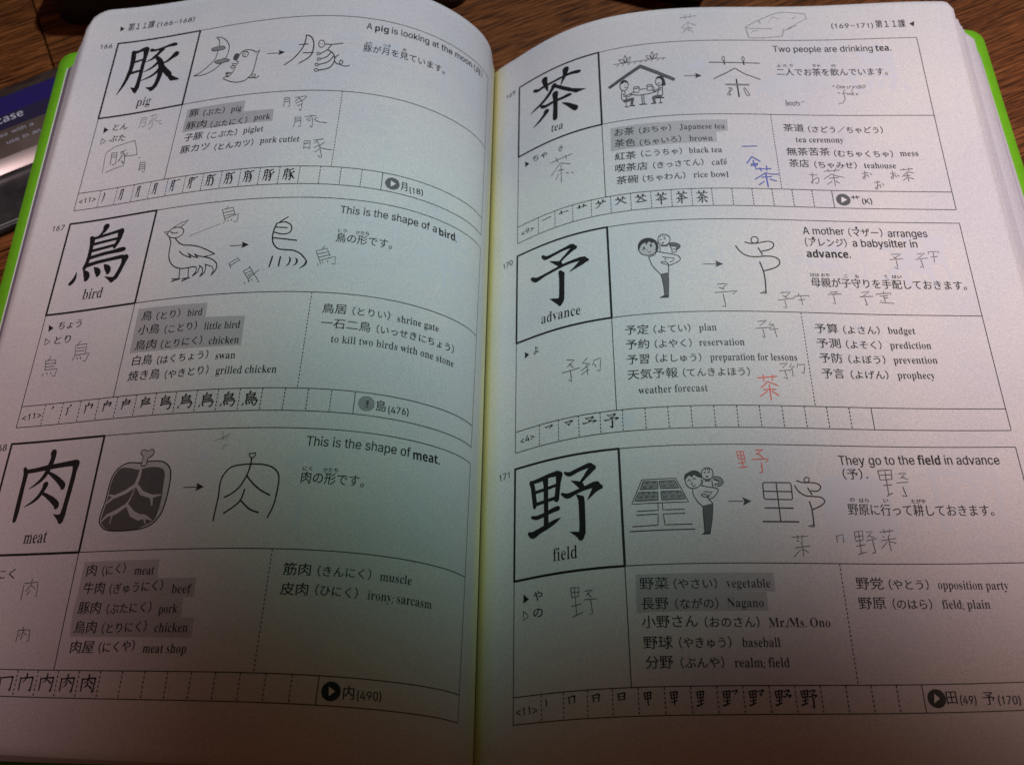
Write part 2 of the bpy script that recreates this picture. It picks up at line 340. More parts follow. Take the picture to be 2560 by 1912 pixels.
# ------------------------------------------------------------------ print and handwriting, laid on the pages
GL = json.loads(r'''{"S":{"J":"6m4)0I4f0u521c5@2m5@7H5B7o5G805Q8B5g8N6,8U6G8Y6>8s2u8s2l8Y308T3S8M3l8@3y8-4#7m4%7H4%1c3~1:3t0x3W0g3)0a2U0i2D1$2G1/2P1@2Y1U2]1l2W2.2J2D2;2R2*2W1w2R1h2C1X2*1S1e1Y1A1j0|2&0a2C0L2e0?3/0;","M":";o3u1B3~1]3T1a3.1o2u202p2`3+7j6(1B5r1B8r7y9-2e9+2B9%2*8v1s8`1h8@1a8%1]8/1B;>1B;G1];01`:l1f:U1p:K2(:F2B:D2h:D7Y:I8(:Y8B:{8Q;G8Y;?8s9$8s6X3c418s1o8s1f8Y2$8V2D8P2[8F2h872m7}2o7`2o2_2j222W1r221c1f1]1n1B","N":"9Q8*128*7W8.8)8=8E8a8S9/8Y9%8s7)8s6{8Y7:8U7Y8O7p8D7|858%7y8(7X7m4/3b8s1t8s1m8Y1w8V2/8Q2G8>2p7i2p2^2n2=2i2%2^1p2G1f2(1`1j1]1t1B3q1B3z1]3O1c3+1q2v212r2^3-7/8:12","O":":%6/156[1>7)1M7N1b7q1{872>8U2a8n3,9(3U964&9?4V9B5-9?5`96649(6b8o708U7V887y7s8;7Q8T7,8i6a8w649$5d9(5:9$4h8w4?8h3u8S3R89317w2n7S2U7.2A6`23622*5_2&5-2*4V234&2A3U2U3,2n2a312>3Q1{3t1b4=1M4d1>55155a12 5$1^4K1y4%2L3f313U4&3P5-3[6`3|7k4^8L5[8a6C8W6w8<7B7j7]7*7m647r5-7g3U7F2J6e1i5f1T","a":"7%5s19651L6T1l6^2%6_1y6E1v6-1x5|1~5z205y2E5y4n5t5E5e5o5N63506I4a6V4$6Z3O6V3&6J2b672G5z255[2/5:234y2?4d2L4U2[4P2k4T2y4b3*4u3/523+5E2|5X2r5j2n5s3+603k684>634_6$4o5f4s5A4m4O3o453/3u2Z3Y293:1~2p1w2F2#1v281S2T1<2x153K1<3x1R4_1w5+1D5W13 372-3(2f353E3c3p4]404s2F4`234H2$4/1x3k1u","b":"7?1}113*1m3g1L4/194S134v175;1B5X1U5v1o65236K2X6Z3&6e3T6h4+6e4V6^4~6P5G655v5o6=5J6S4~6Z4Y6S486@3]5z3F8s1e8s1]8Z1x8U238J2<852>7i2>11 3[1l3F2N3F5B3O5Y3b5m4#5x4G5|5$5q5H5P5T5-5[4Z5^3}5[385T2[5I215&1e4B1W","c":"654Z1?581c5m2B5o2S5L2.4e1|3w2/3D2Z3/3+2~3c2z4K3(5L3I6(4/6:4a614q5o4p5`4o5O4y4v5=4e5G4i5R4v5^5.5b5G5W5t5<6<4o6S476[3o6W3N6L3/6:2m5|2P5_2:5;2)4n1y4B1v3n1y3A2&2t262M2V1x2}1R3J1;3w13","d":"7M4*1;4L1S5%1}5%135h1D6O1O6y1R7#1l6d1s6N2$6G296E2X6E8s4P8s4G8Z4e8V5(8M588;5<7|5%5|4L6A4/6T3h6Z3?6R2u6;2Q5p245<2%4n1y4@1v3j1y3>2$2q222K2M1w2p1R381;3_13 3W1x392?3/2d3)393&3s3)4S3/5)3:5N3Y5q455}4]5y4{5m545Y5<5B5<2Y502<4v2%4W1r421m","e":"6@4X1A571k5m2T5m2i5a2D552.4[2&3d2;352z3%4+5j4+5j465d4v5S5P575|4p6A4K6T3y6Z3K6R2}6;2V5q265@2&4u1y4K1v3y1y3H2&2w252N2T1w2z1R3F1;3s13 3$4d3,5V3G6+3}6:4Q634k5x4t5Q4w4u4w4R3$4R","f":"4s4G1B4P1Z4-1_3h1i3X2#3T2I3T5w4M5w4M6N3T6N3T7l3V833^8L3s8[4@8a4c8]4q8P4p8L4o8G4j8>4a8&4^7m4b7V4l7F4v7;5&77517;5<7H5H7^5L7z5C8D5,8e4f8z469%3e8|3?8n2|8U2b842Q7f2L742L6N1q6N1q5w2L5w2L2U2K202H1w2B1l241d1x1^1f1Z1o1B","g":"6h4R/*53/75^/N5~/n69086@0f6;146-1U5r1n5Q2#542+4g2048213Z213$292i2R2m2f2}2v3>3$3]3)3z3(413&4_3,5&3:5E3Q5`3p5q4:5w4d5n5<5S5j6B5j6B6E5+6E4Q6U3y6Z3H6U2z6F2V6.295j2$5B1z4q2,4/2Q3V36322_2s2=2V2(281|1p211A2a0w2#0X1n0-1{/b2A/A2`/132/(3j/$ 3K3O313h3%452}4o3%5M315v3K623y6:4L624g5v4q5M4t4o4q454g3h4L3O3y3G 3</N2e/]2G/r2?002H0O2c0j4h0j580g5^0_5t0P5y0:5e/k5&/Q3~/I","h":"7^4*1B421Z3v1_3_1j3V1{3T2;3T584%5b4a5o5/5j5E5Z5L5A5N4x5N2;5@1j4x1Z4x1Z4x1B7-1B751Z6y1_6b1j6Y1{6V2;6V4p6H5n5~6H5C6Z4t6Q4L683k5h3T8s1u8s1m8[2+8V2A8K2J892L7y2L2;2I1{2@1i2(1_1l1Z1t1B","i":"4[347F3D7W3T7p3Y823T8P3E8i348z3#9#2o8z2^8i2N8P2I822N7p2^7W2o7F3#7A 4*1B421Z3u1`3`1j3W1{3U2;3U6N1x6N1o652,612B6(2J5q2L5Q2L2;2I1z2@1i2(1`1l1Z1t1B","k":"7<4*1B421Z3u1`3_1j3V1{3T2;3T3V4%3j5I215Q1~5T1r5E1a5$1Z5*1Z5*1B7@1B7F1Z7.1b6n1v4j4l5_5^6<6&6t656m6N4}6N4}654q655F6/5[5y5U5d5B5K3k4/3T8s1x8s1o8Z2-8U2C8L2J892L7w2L2;2I1{2@1j2(1`1k1Z1s1B","l":"4^4*1B421Z3u1`3`1j3W1{3U2;3U8s1w8s1o8Z2.8V2D8K2J882L7w2L2;2I1z2@1i2(1`1l1Z1t1B","m":":Q4%1B4-1Z3q1`3[1k3T1|3R2;3R583}5b4[5o5*5j5@5Z5G5@5I4x5I2;5G1|5>1j5(1_4l1Z4t1B6}1B7*1Z6n1_6W1j6O1|6M2;6M5;6y5b7V5o8$5j8;5Z8B5A8D4x8D2;8B1|891j7~1_7g1Z7o1B9{1B:(1Z9l1_9T1j9L1{9J2;9J4p9<5n8s6H896Z7j6Q7A646^5`60645j6Q5;6Z4p6Q4J663i5e3R6N1u6N1m662+622A6&2J5o2L5S2L2;2I1{2@1i2(1_1l1Z1t1B","n":"7^4*1B421Z3v1_3_1j3V1{3T2;3T584%5b4a5o5/5j5E5Z5L5A5N4x5N2;5@1j4x1Z4x1Z4x1B7-1B751Z6y1_6b1j6Y1{6V2;6V4p6H5n5~6H5C6Z4t6R4L683k5i3T6N1u6N1m662+622A6&2J5o2L5S2L2;2I1{2@1i2(1_1l1Z1t1B","o":"6v4d1;551R5_1x6%2N652v6?3E6B3t6?4H654s6%5?5_5q556;4c6R4.6Z3T6R3&6;2X5p265>2%4r1x4G1u3t1x3G2%2x262Q2X1z3&1S3D1A3f174.13 3U1^371}3/2<3*2c3&383%3u3(4h3.5G375n3T624/6=4c635$5n5/5G554h573t5638542b5/2<5&1}4d1^4/1S","p":"7O4D/&4M/?4:/A3x/G3d/R3Z/d3V/~3T0F3k1s4D1O4d1:5,135T1;5y1T6@1{6]2T6j2}6q3M6t3}6r4N6j4w6^5B6B5r5|6<5X6S516[4d6R4@663d5b3M6N1v6N1o672-612C6%2J5k2L5D2L0=2K/v2I/a2C/R27/G1{/A1k/>1s/& 3w1|3T2N3T583|5i4[5y595n5W5K5a5%5g4R5i3u5g3:5`2f5T2@541y4V1m","r":"6,4D1B4M1Z4-1_3j1i3Z1z3V2;3V4R3[4|3j5B4(5V4L5^4l5Y5#5N5/5?58525@5(5J5$5W5*5d575p5L5t5g5o6,5a6E5N6U566Z4z6T4_6A4?5|3h5Q3Q6N1x6N1o652+612A6)2J5q2L5Q2L2;2I1z2@1i2(1`1l1Z1t1B","s":"6-49184W1F4s1^501}5>2H5C2v5=3K5,3q4j434@4N3X4p395#3#542s5F2o5]2s5s3&6*3E653n694D624n5x505T5D5#5/5#5/6[5G6[576K4u6F4a6H4S6J496Q4#6W3n6Z3b6[3;6V2y6H2_612?5]254}2<4T2O402o3l3>3O4/3*4Z2f4i2?4d2#4Q1k401]3_1X3&1b2T1}252M1|3+233+23151y15201H2Q1O2g1N2u1K3K193p13","t":"5.3v1@4E1g4m2J4h2W4`21412#3i2(3W243Q2G3O2c3O5z4S5z4S6N3O6N3O8C3e8C3K7x3&7L2e7+2B6d1w6>1w5z2F5z2F2R2M1x2`1R2y1;3E14","u":"7T3t18491G4W1`5.2#5.135p1F6Z1Q721U701o6r1t6Y1}6O246L2P6L6N4e6N4]664y62586%5A5l5D5K5D2J4v2(4<1x3s1|3Y2-3N2?3K2V3K6N1j6N1b661}61296$2@5j2B5K2B2y2E2H2O1|2`1]3#1=3R13","v":"6H3g135G5D5U5d5c5z5x6.6567606N4z6N4r665A6.5W5p5U5e5O5R4G3D3:5j385p385v3I6/3o663m663m6N1T6N1M651d601z5~2+5h275K3y13","w":"8S3H135%4Y6D136/137v5Z8$5q8/6(8B638T678M6N7N6N7F677W637n6.7z6%7}5u7{5h7v5W6u3a6$5a5~5l5}5v636.6R656K6N4D6N4;674M644c6.4n5|4v5g5*584,3K3*5R3#5g2~5o2}5v3#6&3.6/3B633O653F6N1H6N1C651Q601b6(1k5v1r5e3Z13","y":"6?2Q/)2f/32{/H39/h3P0;3j0y5F5C5T5e5b5}5w606/656(6N4y6N4o655$645?6/5O6%5R5s5Q5i5P5^5L5P5G5A4H3?3>5X395h385o375t3:6&3I6/3b633t653j6N1Q6N1Q651B651Y631n6,1v6$1~5u2+5e245O3v1;3n0v3f0Z3Z0B3N0.34/m2k/d2J/h2@/u2A/~2A0+2=0A230S2)0^1y0b1l0]1`0M1R071N/z1T/W1f/<1z/+27/$",";":"371i0$2,2/2r2/2<0$ 2O4C2>4F2/4P2$4`1}4q2$5(2/572>5A2O5D2b5A2q572{5(2~4q2{4`2q4P2b4F",".":"372G1>261A2&1K1x1Z1u1l1x1~2&21262;2G2?2Y2;2i212s1~2v1l2s1Z2i1K2Y1A","/":"3o3z7;2/0P1P0P3@7;","é":"6@4X1A571k5m2T5m2i5a2D552.4[2&3d2;352z3%4+5j4+5j465d4v5S5P575|4p6A4K6T3y6Z3K6R2}6;2V5q265@2&4u1y4K1v3y1y3H2&2w252N2T1w2z1R3F1;3s13 3$4d3,5V3G6+3}6:4Q634k5x4t5Q4w4u4w4R3$4R 3V7848785V8a4a9."},"A":{"(":"4E2A3^2D4<2M4y2U5F2`5n2m693&6o3?7A3{7A3c6f3M6,3<5L3/4n3(463$3^3(3/3.2[3:2+3J1R3X1/3i0d3{0<3?0<3#0o2i1F2W1z2K2R2D3*",")":"4E1h0<1{0e20102>1T2N2-2Y2]2a302c3^2`462X4n2K5L2:6,2%6f1h7A2I7A2b6o2w693(5n325F3;4x3C4<3F3^3D3*3<2P3/1x2y1E2d0n2I0<",",":"3J1i0$2,2/2r2/2<0$","-":"6E5+4(5+3J2Z3J2Z4(",".":"3J2G1>261A2&1K1x1Z1u1l1x1~2&21262;2G2?2Y2;2i212s1~2v1l2s1Z2i1K2Y1A","0":"6E3r1;3<1C2k1Z2G2%2-2Y1|3)1u3X1s421u4g1|5;2-5f2G6?2k6e3<6}3r7*4K6}4x6e5@6?5Z5f5g5;5n4g5p425n3X5g3)5Z2Y5A2%4x1Z4K1C 3r1u491{4V224n2O5#2y5.3P52425.4o5#5G4n5p4V63496E3r6L3N6E31632u5p2d5G2Y4o2U422Y3P2d2y2u2O31223N1{","1":"5k3L1B4)1B4)6~3[6~3L6G3)6)2B5z2B5Q3L5Q","2":"6E2(1B2(1r3y3t49454N4N4`4f4l4|4s564u5M4r5h4i5~4Y644E6A4.6I3o6L3R6I3:6?3&612t5x2k5a2h5D2*5D2/5p2>6:2W6Y2x6q3D7$3p7*4@7$4g6r5+6Z5C6=5R5v5W5N5T535M4s5?4V5*474g3n4?3B3&2#3&1|5`1|5`1B","3":"6E3i1;3;1?2n1L2J1a2.1|1w2C1o2m2U2m2[2S2g2?2y2/331~3M1w3j1u4,1x4G2$4^224p2E4z2]4~2z4{3:4q3R4`3h4G3y4%4(3W4,3+4,3+4`4T6@4T6D2.6D2.6~5N6~5N6M3b4J3b4U4<4T4i4H52415M3m5^3H5d2z5^2O5L2*521g4j1N4>1@","4":"6E1k2Q1k3,4+6~4l6~2U342U315x315x2Q 4N1B4N2b4N2{4N4s514s511B","5":"6E3l1;3@1@2u1M2T1c2;2#2*2E2#2k2c2k2h2T2s2A3(213;2#3R1w3l1u4.1x4H2(4_2:4o2P4y2l4}304y3O4o3l4^4(4G4:4,4E3i4I3N4G354@2z462i4*2+412H6~5H6~5H6D3$6D2o4b2q4b3)4p3@4z3Y5$3t5(4;5#4Z4v4v4g534Q5F485U3v5_3U5b315[2^5K24511l4j1Q4@1A","6":"6E3q1;3D1A2w1Q2U1k2<222-2[2(302,3U283~2N4Q2r5.406~4w6~3$492z493(4G334T3A4`3R4h3e4m3z4o4J4j4q4[544C5L4#5Z3W5`3+5Z2X5J21511j4k1P4C1@ 3q1s421w4K2&4`274o2M4y2i4|3+4y3I4o3d4`3z4K4/424:3q4=3T4:3<403&3z2s3e2i3J2f3,2i2i2s2N3&273<2&3T1w","7":"6E2I1B4x6@4x6D2%6D2%6~5b6~5b6A331B","8":"6E3q1;3@1@2q1M2M1d222%1|2H1w2p1z342)3Q293k2M4$2f443&4=3&4?2`4N2E4i24502.5V235|2B6B2Z6^2{6s3F7$3q7*4A7$4g6s5+6^5C6B5S5|5X5V5R505A4i5&4N4a4?4a4=4|44594$5N3k5^3Q5h345l2p5f2H5T2%5:1d4r1M4G1@ 3q1t461w4Q2#4h224x2C5&2Y5+2t5&334w3K4f3_4O3n443w3q3z3R3w373n2|3_2k3K2`332[2t2`2Y2j2C2z22352#3Q1w 3q4V404X4F4a4Y4n4h5#4q594t5R4q5j4i6#4Z654G6A406I3q6L3V6I3?6A3-652z6#2q5j2n5R2q592z5#3-4n3@4a3W4X","9":"6E3q7*4C7#4k6o516T5J625Z5d5`555[4j5O4B583o4p363V1B2k1B4b4,4h4,4`3y4S3l4E3a453X3}3R3i3Q3=3U2r3e2R3|2;4A2,4h2(5:2-5h2=642V6U2x6o3D7# 3q6L3U6I3<6>3(6-2s5r2j5W2f5:2j4w2s4[3(4F3<453U4+3q4&424+4K454`4E4o4[4y4v4|584y5W4o5r4`6-4K6>426I","<":"6E2)3@2)3k5_5Y5_4q2w3V2y3Z2y3P2w3T5_295_1Q",">":"6E5^3@2)1Q2)294k3T4i3P4i3Z4k3V2)4q2)5Y5^3k","A":"6a1R1B3W6~4H6~6O1B5f1B4S4c4<5N3w6_4)6_3s5~3d5M3M4c2=1B 2V2w2V3U5L3U5L2w","K":"6S2P2z2P3g2t493<4d3c525F6~6@6~3v4H3s4H 2#1B2#6~2f6~2f5(2e3p2f3O2f1B 5N1B3J473s4j6A1B","T":"6A1c6D1c6~5|6~5|6D456D451B3O1B3O6D","a":"5`3.192g1=2F1G2,1X1s1p1f211a2T1e2s1n3/1}3A263O2L3Y2f3b3%3g3@3k3y3r403u4=3z4E4&4H434H454E4K4?4^444l4#4w3k4~3R5$394~2~4w2m4n2_4b2S4T2L4F1l4W1|4w27542P5F2n5Q315X3P5Z3f5Y3~5U4;5N4R5B4g514w4u5&4V5+4/5+1B4I1B4I1w4D1w4<1i401[3{1N3f1C3L1< 381p3X1t3s1~4,224;2E4D2[4H2s4H3L4B3H473D3v3>3V393=363(322o3-2^3#2O2t2G2e2D2Q2F2?2N202Z2$2k1w2~1r","b":"6(3t1:3T1=3:1F3&1S2s1b2h1q2_1~2X1~2X1B1x1B1x6~2Z6~2Z4t2_4t2h5$2r543%5B395O3S5W3t5Z4F5T4n5C535%5L4Y5[4)5a3K5[2n5L2<541p4n1R4F1@ 3k1r411v4K2*4b2@4q2^4z3$4}3K4z3r4q494b4V4L4l414z3k5#3J4z3/4m2u4W2f4;2]3t2Y3K2]3#2f2[2u2>302)3J1v","c":"5g3^1:3-1@2^1R2:1q1{2=1k2n1e3I1k4&1{4W2:5#2^5B3-5T3^5Z3y5Y485S4P5J4f5>4y5/5.4w5;4b5D4I4d4:4_4H4V4U4M4b4B4l454t4%4z3q4~3^5#3;4z2z4k2e4S2T462K3o2H3I2K3$2T2^2e2A2z2*3;1v3^1q3q1s4&1w461}4C2*4N244X2A4`2N4e2^5E2N5<265/1{4z1h4g1W4Q1K491A3z1<","d":"6(3Q1:3$1@2W1R271p1z2<1j2n1e3K1j4)1z4Y275%2X5C3$5T3R5Z3s5W415O4D5B4S544_5$4g4t4l4t4l6~5N6~5N1B4n1B4n1~4h1~4_1q4S1b4D1S401F3r1= 3[1r3{1v4;2)4P2>4`2[4j3#4m3K4j3t4a4;4P4W4;4m3|4z3[5#3:4z2z4l2e4V2T492K3r2H3K2K3$2U2^2e2@2z2*3:1v","e":"5o3c1:3/1@2^1R2:1q1{2=1k2m1e3I1j4%1z4V294~2[5A3+5T3[5Z3{5X4>5P4Z5C4t5/5/4p5?4N5J4%5M3P5M372337233l5,3l4k3X4h3|4_4A4O4Z4;4o3|4{3[5#3;4{2{4n2f4Z2U4B2K4$2H3b2H3@2L2t2V2R2i283$2$3A1u3c1q3y1s421x4C2$4Q214^2@4g2Q5G2C5;2&5)1j4l1U4O1F4-1=","f":"423s5U3s4|1H4|1H5U 291B29602<6M2H6g2Y6z2p7-3/753I783^773m753y724&7/3r6T3f6X3]6Y3Q6Z396V3(6L2z6;2w5~2w1B","g":"6)3^/`36/c2o/k2Q/x2:0.2(0A1v0W2M0t2V0h2c0Z2q0N3(0D3@0=3^0;4-0@4N0Q4e0n4l1<4l2,4g2,4_1{4S1l4D1_401R3r1J3Q1G3%1L2Y1^281x1z2B1j2q1e3M1j4*1z4Y285%2X5C3%5T3R5Z3s5X415O4E5B4T544`5$4i4t4n4t4n5U5N5U5N195I0g580B4y0&4W/o4//d 3[1~3|2&4<234Q2G4a2b4j3(4m3O4j3v4a4<4Q4W4<4m3|4z3[5#3:4z2z4m2e4V2U4:2K3t2H3O2K3)2U2d2e2H2z243:2&","h":"5u2Z3r2Z1B1x1B1x6~2Z6~2Z4S2N4S2e5%3%5D3I5U3r5Z4<5V4[5K4v575/4v5;4Q5?4#5?1B4]1B4]3z4V4G4E4e4*4x3a4~3F4{3/4r2v4d2g4O2^45","i":"351x1B1x5U2Z5U2Z1B 2<6;2+6>1y6G1o6T1l6d1o6t1y7%2+7/2<722L7/2Z7%2d6t2g6d2d6T2Z6G2L6>","k":"5W2V2r2V3c2b3c4P5U5B5U3F3U3?3U 1x1B1x6~2Z6~2Z1B 4Z1B2}3H3M3t5N1B","l":"3K2t1@2M1E221V1}1r1x2<1x6~2Z6~2Z2K2[252a2%2k1y2{1w3.1x381y3C1E301A3$1@","m":"8.1x1B1x5U2X5U2X4[2T4[2_4x2m543$5E3:5R3Q5Z3j5]455V4S5C4j5$4v4[4m4[4w4v5+515?5C5W5Q5r5Y655]6T5Y6r5N705<7C4}7O4]7S437S1B6q1B6q426k4U6Y4n6?4{5~5#5f4}5P4u5@4h534V5,4B5)4+5)1B4F1B4F484A4T414l3t4{3U5#3@4}3,4u2u4h2g4U2^4>2Z3}2Z1B","n":"5u2Z3r2Z1B1x1B1x5U2X5U2X4S2N4S2e5%3%5D3I5U3r5Z4<5V4[5K4v575/4v5;4Q5?4#5?1B4]1B4]3z4V4G4E4e4*4x3a4~3F4{3/4r2v4d2g4O2^45","o":"5z3^1:3-1@2^1R2:1q1{2=1k2n1e3I1k4&1{4W2:5#2^5B3-5T3^5Z445T4`5B5&5#5A4W5R4&5W3I5R2n5A2=5&1q4`1R441@ 3^1q4%1v4B2*4X2A4h2^4q3$4t3I4q3o4h464X4S4B4k4%4z3^5#3;4z2z4k2e4S2T462K3o2H3I2K3$2T2^2e2A2z2*3;1v","p":"6(1x/h1x5U2X5U2X4t2_4t2g5$2r543%5B395O3S5W3t5Z4F5T4n5C535%5L4Y5[4)5a3K5[2n5L2<541p4n1R4F1@3t1:3T1=3;1F3&1S2s1b2h1q2_1~2Z1~2Z/h 3k1r411v4K2*4b2@4q2^4z3$4}3K4z3r4q494b4V4L4l414z3k5#3J4z3/4m2u4W2f4;2]3t2Y3K2]3#2f2[2u2>302)3J1v","r":"471x1B1x5U2X5U2X4v2[4v2k553%5I3C5V3d5[3t5Z4&5Z4&4w3u4y3^4{3D4x3-4p2u4b2g4P2^4:2Z3|2Z1B","s":"5G3D1:2z1=2X1E2<1T2%1i1p2&1g2F2F2S2Q272e2#3#1t3C1p3h1u4(2%4:294@2O4=2b422q3|2|3c3)2~382P3H203_1x3|1r4F1v4f2)5%2?5<2[5L2~5W3I5Z3n5W425N4K5@4`5-4o4q4y4V4@4I464_4&4q3j4}3I5&3*4~2l4r2Z4`2U4I2X462e4&2y3w3:3n3t3`4G3P4g394z2w5$2S4{234m1r4V1Z481H3n1=","t":"3r3Z5U3Z4|1H4|1H5U 2)6W2g6W2g2J2i242q2$3#1x381u3G1v3X1y3d1D3Y1A3N1?361>2f1D2D1W201w2)2E","u":"5u3D1=2{1A2[1M2A1b2-1~1|2G1x2t1x5U2Z5U2Z2y2`2Q2r23321{3V1u3q1x4-2%4@254O2I4Y2c4]3&4]5U5?5U5?1B4_1B4_2D4h2D4R1r451S3m1B","v":"5`311B1S5U2<5U333)3?2b3I2?3]1W3F1W3Y2?3d2b3o3)4f5U5M5U3q1B","w":"7^2s1B1Y5U2?5U2n3e3(2r332C3=1l331l3=2B3H2p3R3>3]3e405U4q5U5D3e5X2q5c2C5m1l5b1l5m2B5x2p623e6a5U7G5U6-1B5J1B4t3:4f3p4W4L4I5,4W5,4I4L4;3p4,3:3U1B","y":"5`1r/l2$0F2/0E2@0B2P0C2_0H2k0R2v0c3$0y311A1S5U2<5U333)3?2b3I2?3]1W3F1W3X2?3c2b3o3)4f5U5M5U3Z0c3M0G3?013-/{2t/o2^/h2C/f25/f2)/h1y/j"},"B":{"!":"3R2+3.2&6~2m6~2i3. 2J1>291A2*1K1{1Z1w1l1{1}2*21292;2J2>2]2;2k212u1}2x1l2u1Z2k1K2]1A",".":"3J2G1>261A2&1K1x1Z1u1l1x1~2&21262;2G2?2Y2;2i212s1~2v1l2s1Z2i1K2Y1A","a":"8(3b18331=2f1K2B1d2&2*1r2U1m311t3g2-472O4X3#4p3b5#4R5+5W5.5W5F5Q5l5A6+5%6:4]6?456<3i643B6&2w5r2E6}2t773M7F4)7P4c7S5L7N6*7>6W7#6x6X716(775F771B6)1B5g225c225>1g4s1L4D1= 4?2K4l2R562i5O305W3_5W414x4/4:4(3n3p3X3S3Q303V2n3f2Z3}2O","b":"8E5T184y1=4P1N401e3r2#3h2#3N1B261B269k3r9k3r7n3r7N3p703l6[3r6[416{4R7;4~7L5X7R677J6j72796f7Y6-7m5A7s4F7m3J7X2_782%6h1X651@ 5*2W5S2c5t3(6(3H613r644H614z6(5G5t5h5R6+5(654Q6,405l3y5=3r4W3r4G3u3q3|3H4/3(4P2c","c":"7(4a183p1@301V2X1}232W1w3D1p4B1t5&2#5^27612Q6W2q6w3<743g7E4:7O4n7R5G7O5v7G6A7;6d7-675o5p5|5P6+51624n644-5}3a5E3S4C3V3l3b3C3s3#4<2b4n2W5?2Z5g2e602s6R3,6R1b6/1N5f1A5:1:","d":"8E4/183P1@2z1X2O2%2/2^1v3I1p4D1v5@2/6,2O6e2{723R7J437R4j7L5:7;5]6|5w6]5|6]5u715r7O5q7p5q9k7Q9k7Q1B691B5w2/5q2/5V1k551P4e1> 4d2U5>2_5a2{5t3M5{435{4C5x4u5p5C5c5d5?6(4b63456(3o5d3_5B3U4t3R4B3U3l3_3C3o3#462`","e":"7v4z184D1;3o1F3B1W2v1o2T23292Y2$3,1t3a1p4A1t4~1~5Y266-2N6S2m6t36723`7D427N4d7R5O7K61756c6m7-6:7C5W7J4i7J3{3R3{3]3B3y2r4H2V5%2M5X2P6,2X6X2f7+2y7+1`6]1N611A5Y1: 3U5)5s5)5l5W5X5}586:4e6B4=6;3x6%3a5]","f":"5^2N1B2N621V621V6{2N7H2N7q2T8T2g9)3(9I3O9`4#9l4[9p5+9n5Q9i5r9b609X5e8E5?8O5*8R4l8S4P8N4>8@438+4/7k4/7H5V7H5V624/624/1B","g":"8E4N.a3q.c3=.h2g.r26/%260C2|0,3i/y4W/t5=0&5d0P5q1;5q1F5s1j5u2/5q2/5Q1e5-1K4^1=4/183M1@2v1Y2L2)2-2b1v3L1p4D1v5=2.6(2M6b2x713P7J437R4r7I5L7.5x6]5|6]6-7H7Q7H7Q1A7I0S72/s6g/C61.|5G.h 4e2S5<2[5`2u5t3F5{415{4C5x4y5o5H5`5h5<6*4c634(5|3`5D3S4B3`3A4)2f","i":"4f3&822c862H8B268X208|269D2H9[2c9g3&9k3F9g3a9[3s9D3y8|3s8X3a8B3F86 261B267H3r7H3r1B","l":"4f261B269k3r9k3r1B","m":"<:261B267H3N7H3c6]3k6]4.7%4U7?5&7M5U7R637M6b7?7,7%7G6]7T6]7s7%8@7?8n7M9A7R9{7M:O7=:u6~;46V;D6#;I5>;I1B9i1B9i4t9`5[9D6(8q658>6+7w5f7i5E7a4x7^4F7^1B5}1B5}4t5t5[5X6(5*654P6)4/5b3|5=3u4l3r453r1B","n":"8^261B267H3N7H3c6]3k6]4/7%4X7?5,7M5_7R6;7M6k7=776~7T6V7g6#7m5>7m1B611B614t6,5M5w5s5[6.53654T6)405b3}5=3u4l3r453r1B","p":"8E26.a267H3U7H3k6[3r6[416{4R7:4~7L5X7R677J6j72796f7Y6-7m5A7s4F7l3K7X2_772%6g1X641@5T184z1=4P1N401e3r2#3j2#3p1U3r1.3r.a 5*2W5V2c5w3(6)3H613r644H6)5G5b5~5(654Q6,405l3y5=3r4W3r4G3u3q3|3H4/3(4P2c","r":"6F261B267H3M7H3d6F3k6F4-6n4R745$7K5Y7R5t7Q6&7P617N6%5w5x5y5m5{5T5|5/5y4f5o4E5]4-5B3w4z3r4J3r1B","s":"6r3q183;1:2i1?2?1I1q1X1q2z2D2h2v2X3K2N3v2K4A2N4Z2X4h2h4m2{4k3-4f394Y3E4D3R4#3c3P3w2}422V4G294`2$4}1t5D1p5o1w6B2/6i2P7,2}7A3V7N497R4l7P5@7H5p7;6E7&5s5q5K6%5%634]6;476>3`653O5u3Q5i3X5^3e5R3z5F4=584h5%594n5_4Y5}4B694%6F3]6K306E2W612,5l1f5=1L4^1=","t":"624=183j1<3@1H2x1_2^2%2L2U2F392F621Y621Y6r2Q7I2}8c4&8c4&7H5g7H5g624&624&394,2y492f4N2Y4i2U5&2V5>2Z5U2a5m2g5m1Q5Q1H511?4f1:","v":"7`3_1B1B7H3*7H493z4A3^4G3?4L2~4N2d4R2d4Y3@4i3z5x7H7`7H5C1B"}}''')
GB = ''.join(chr(c) for c in range(35, 127) if c not in (92, 39, 34)); GI = {c: i for i, c in enumerate(GB)}
def gdec(s): return (GI[s[0]] * 90 + GI[s[1]] - 1200) / 1000
def glyph(font, ch):
    s = GL[font][ch]; adv = gdec(s[:2]); body = s[2:]
    return adv, [[(gdec(c[i:i+2]), gdec(c[i+2:i+4])) for i in range(0, len(c), 4)] for c in body.split(' ') if c]
_gc = {}
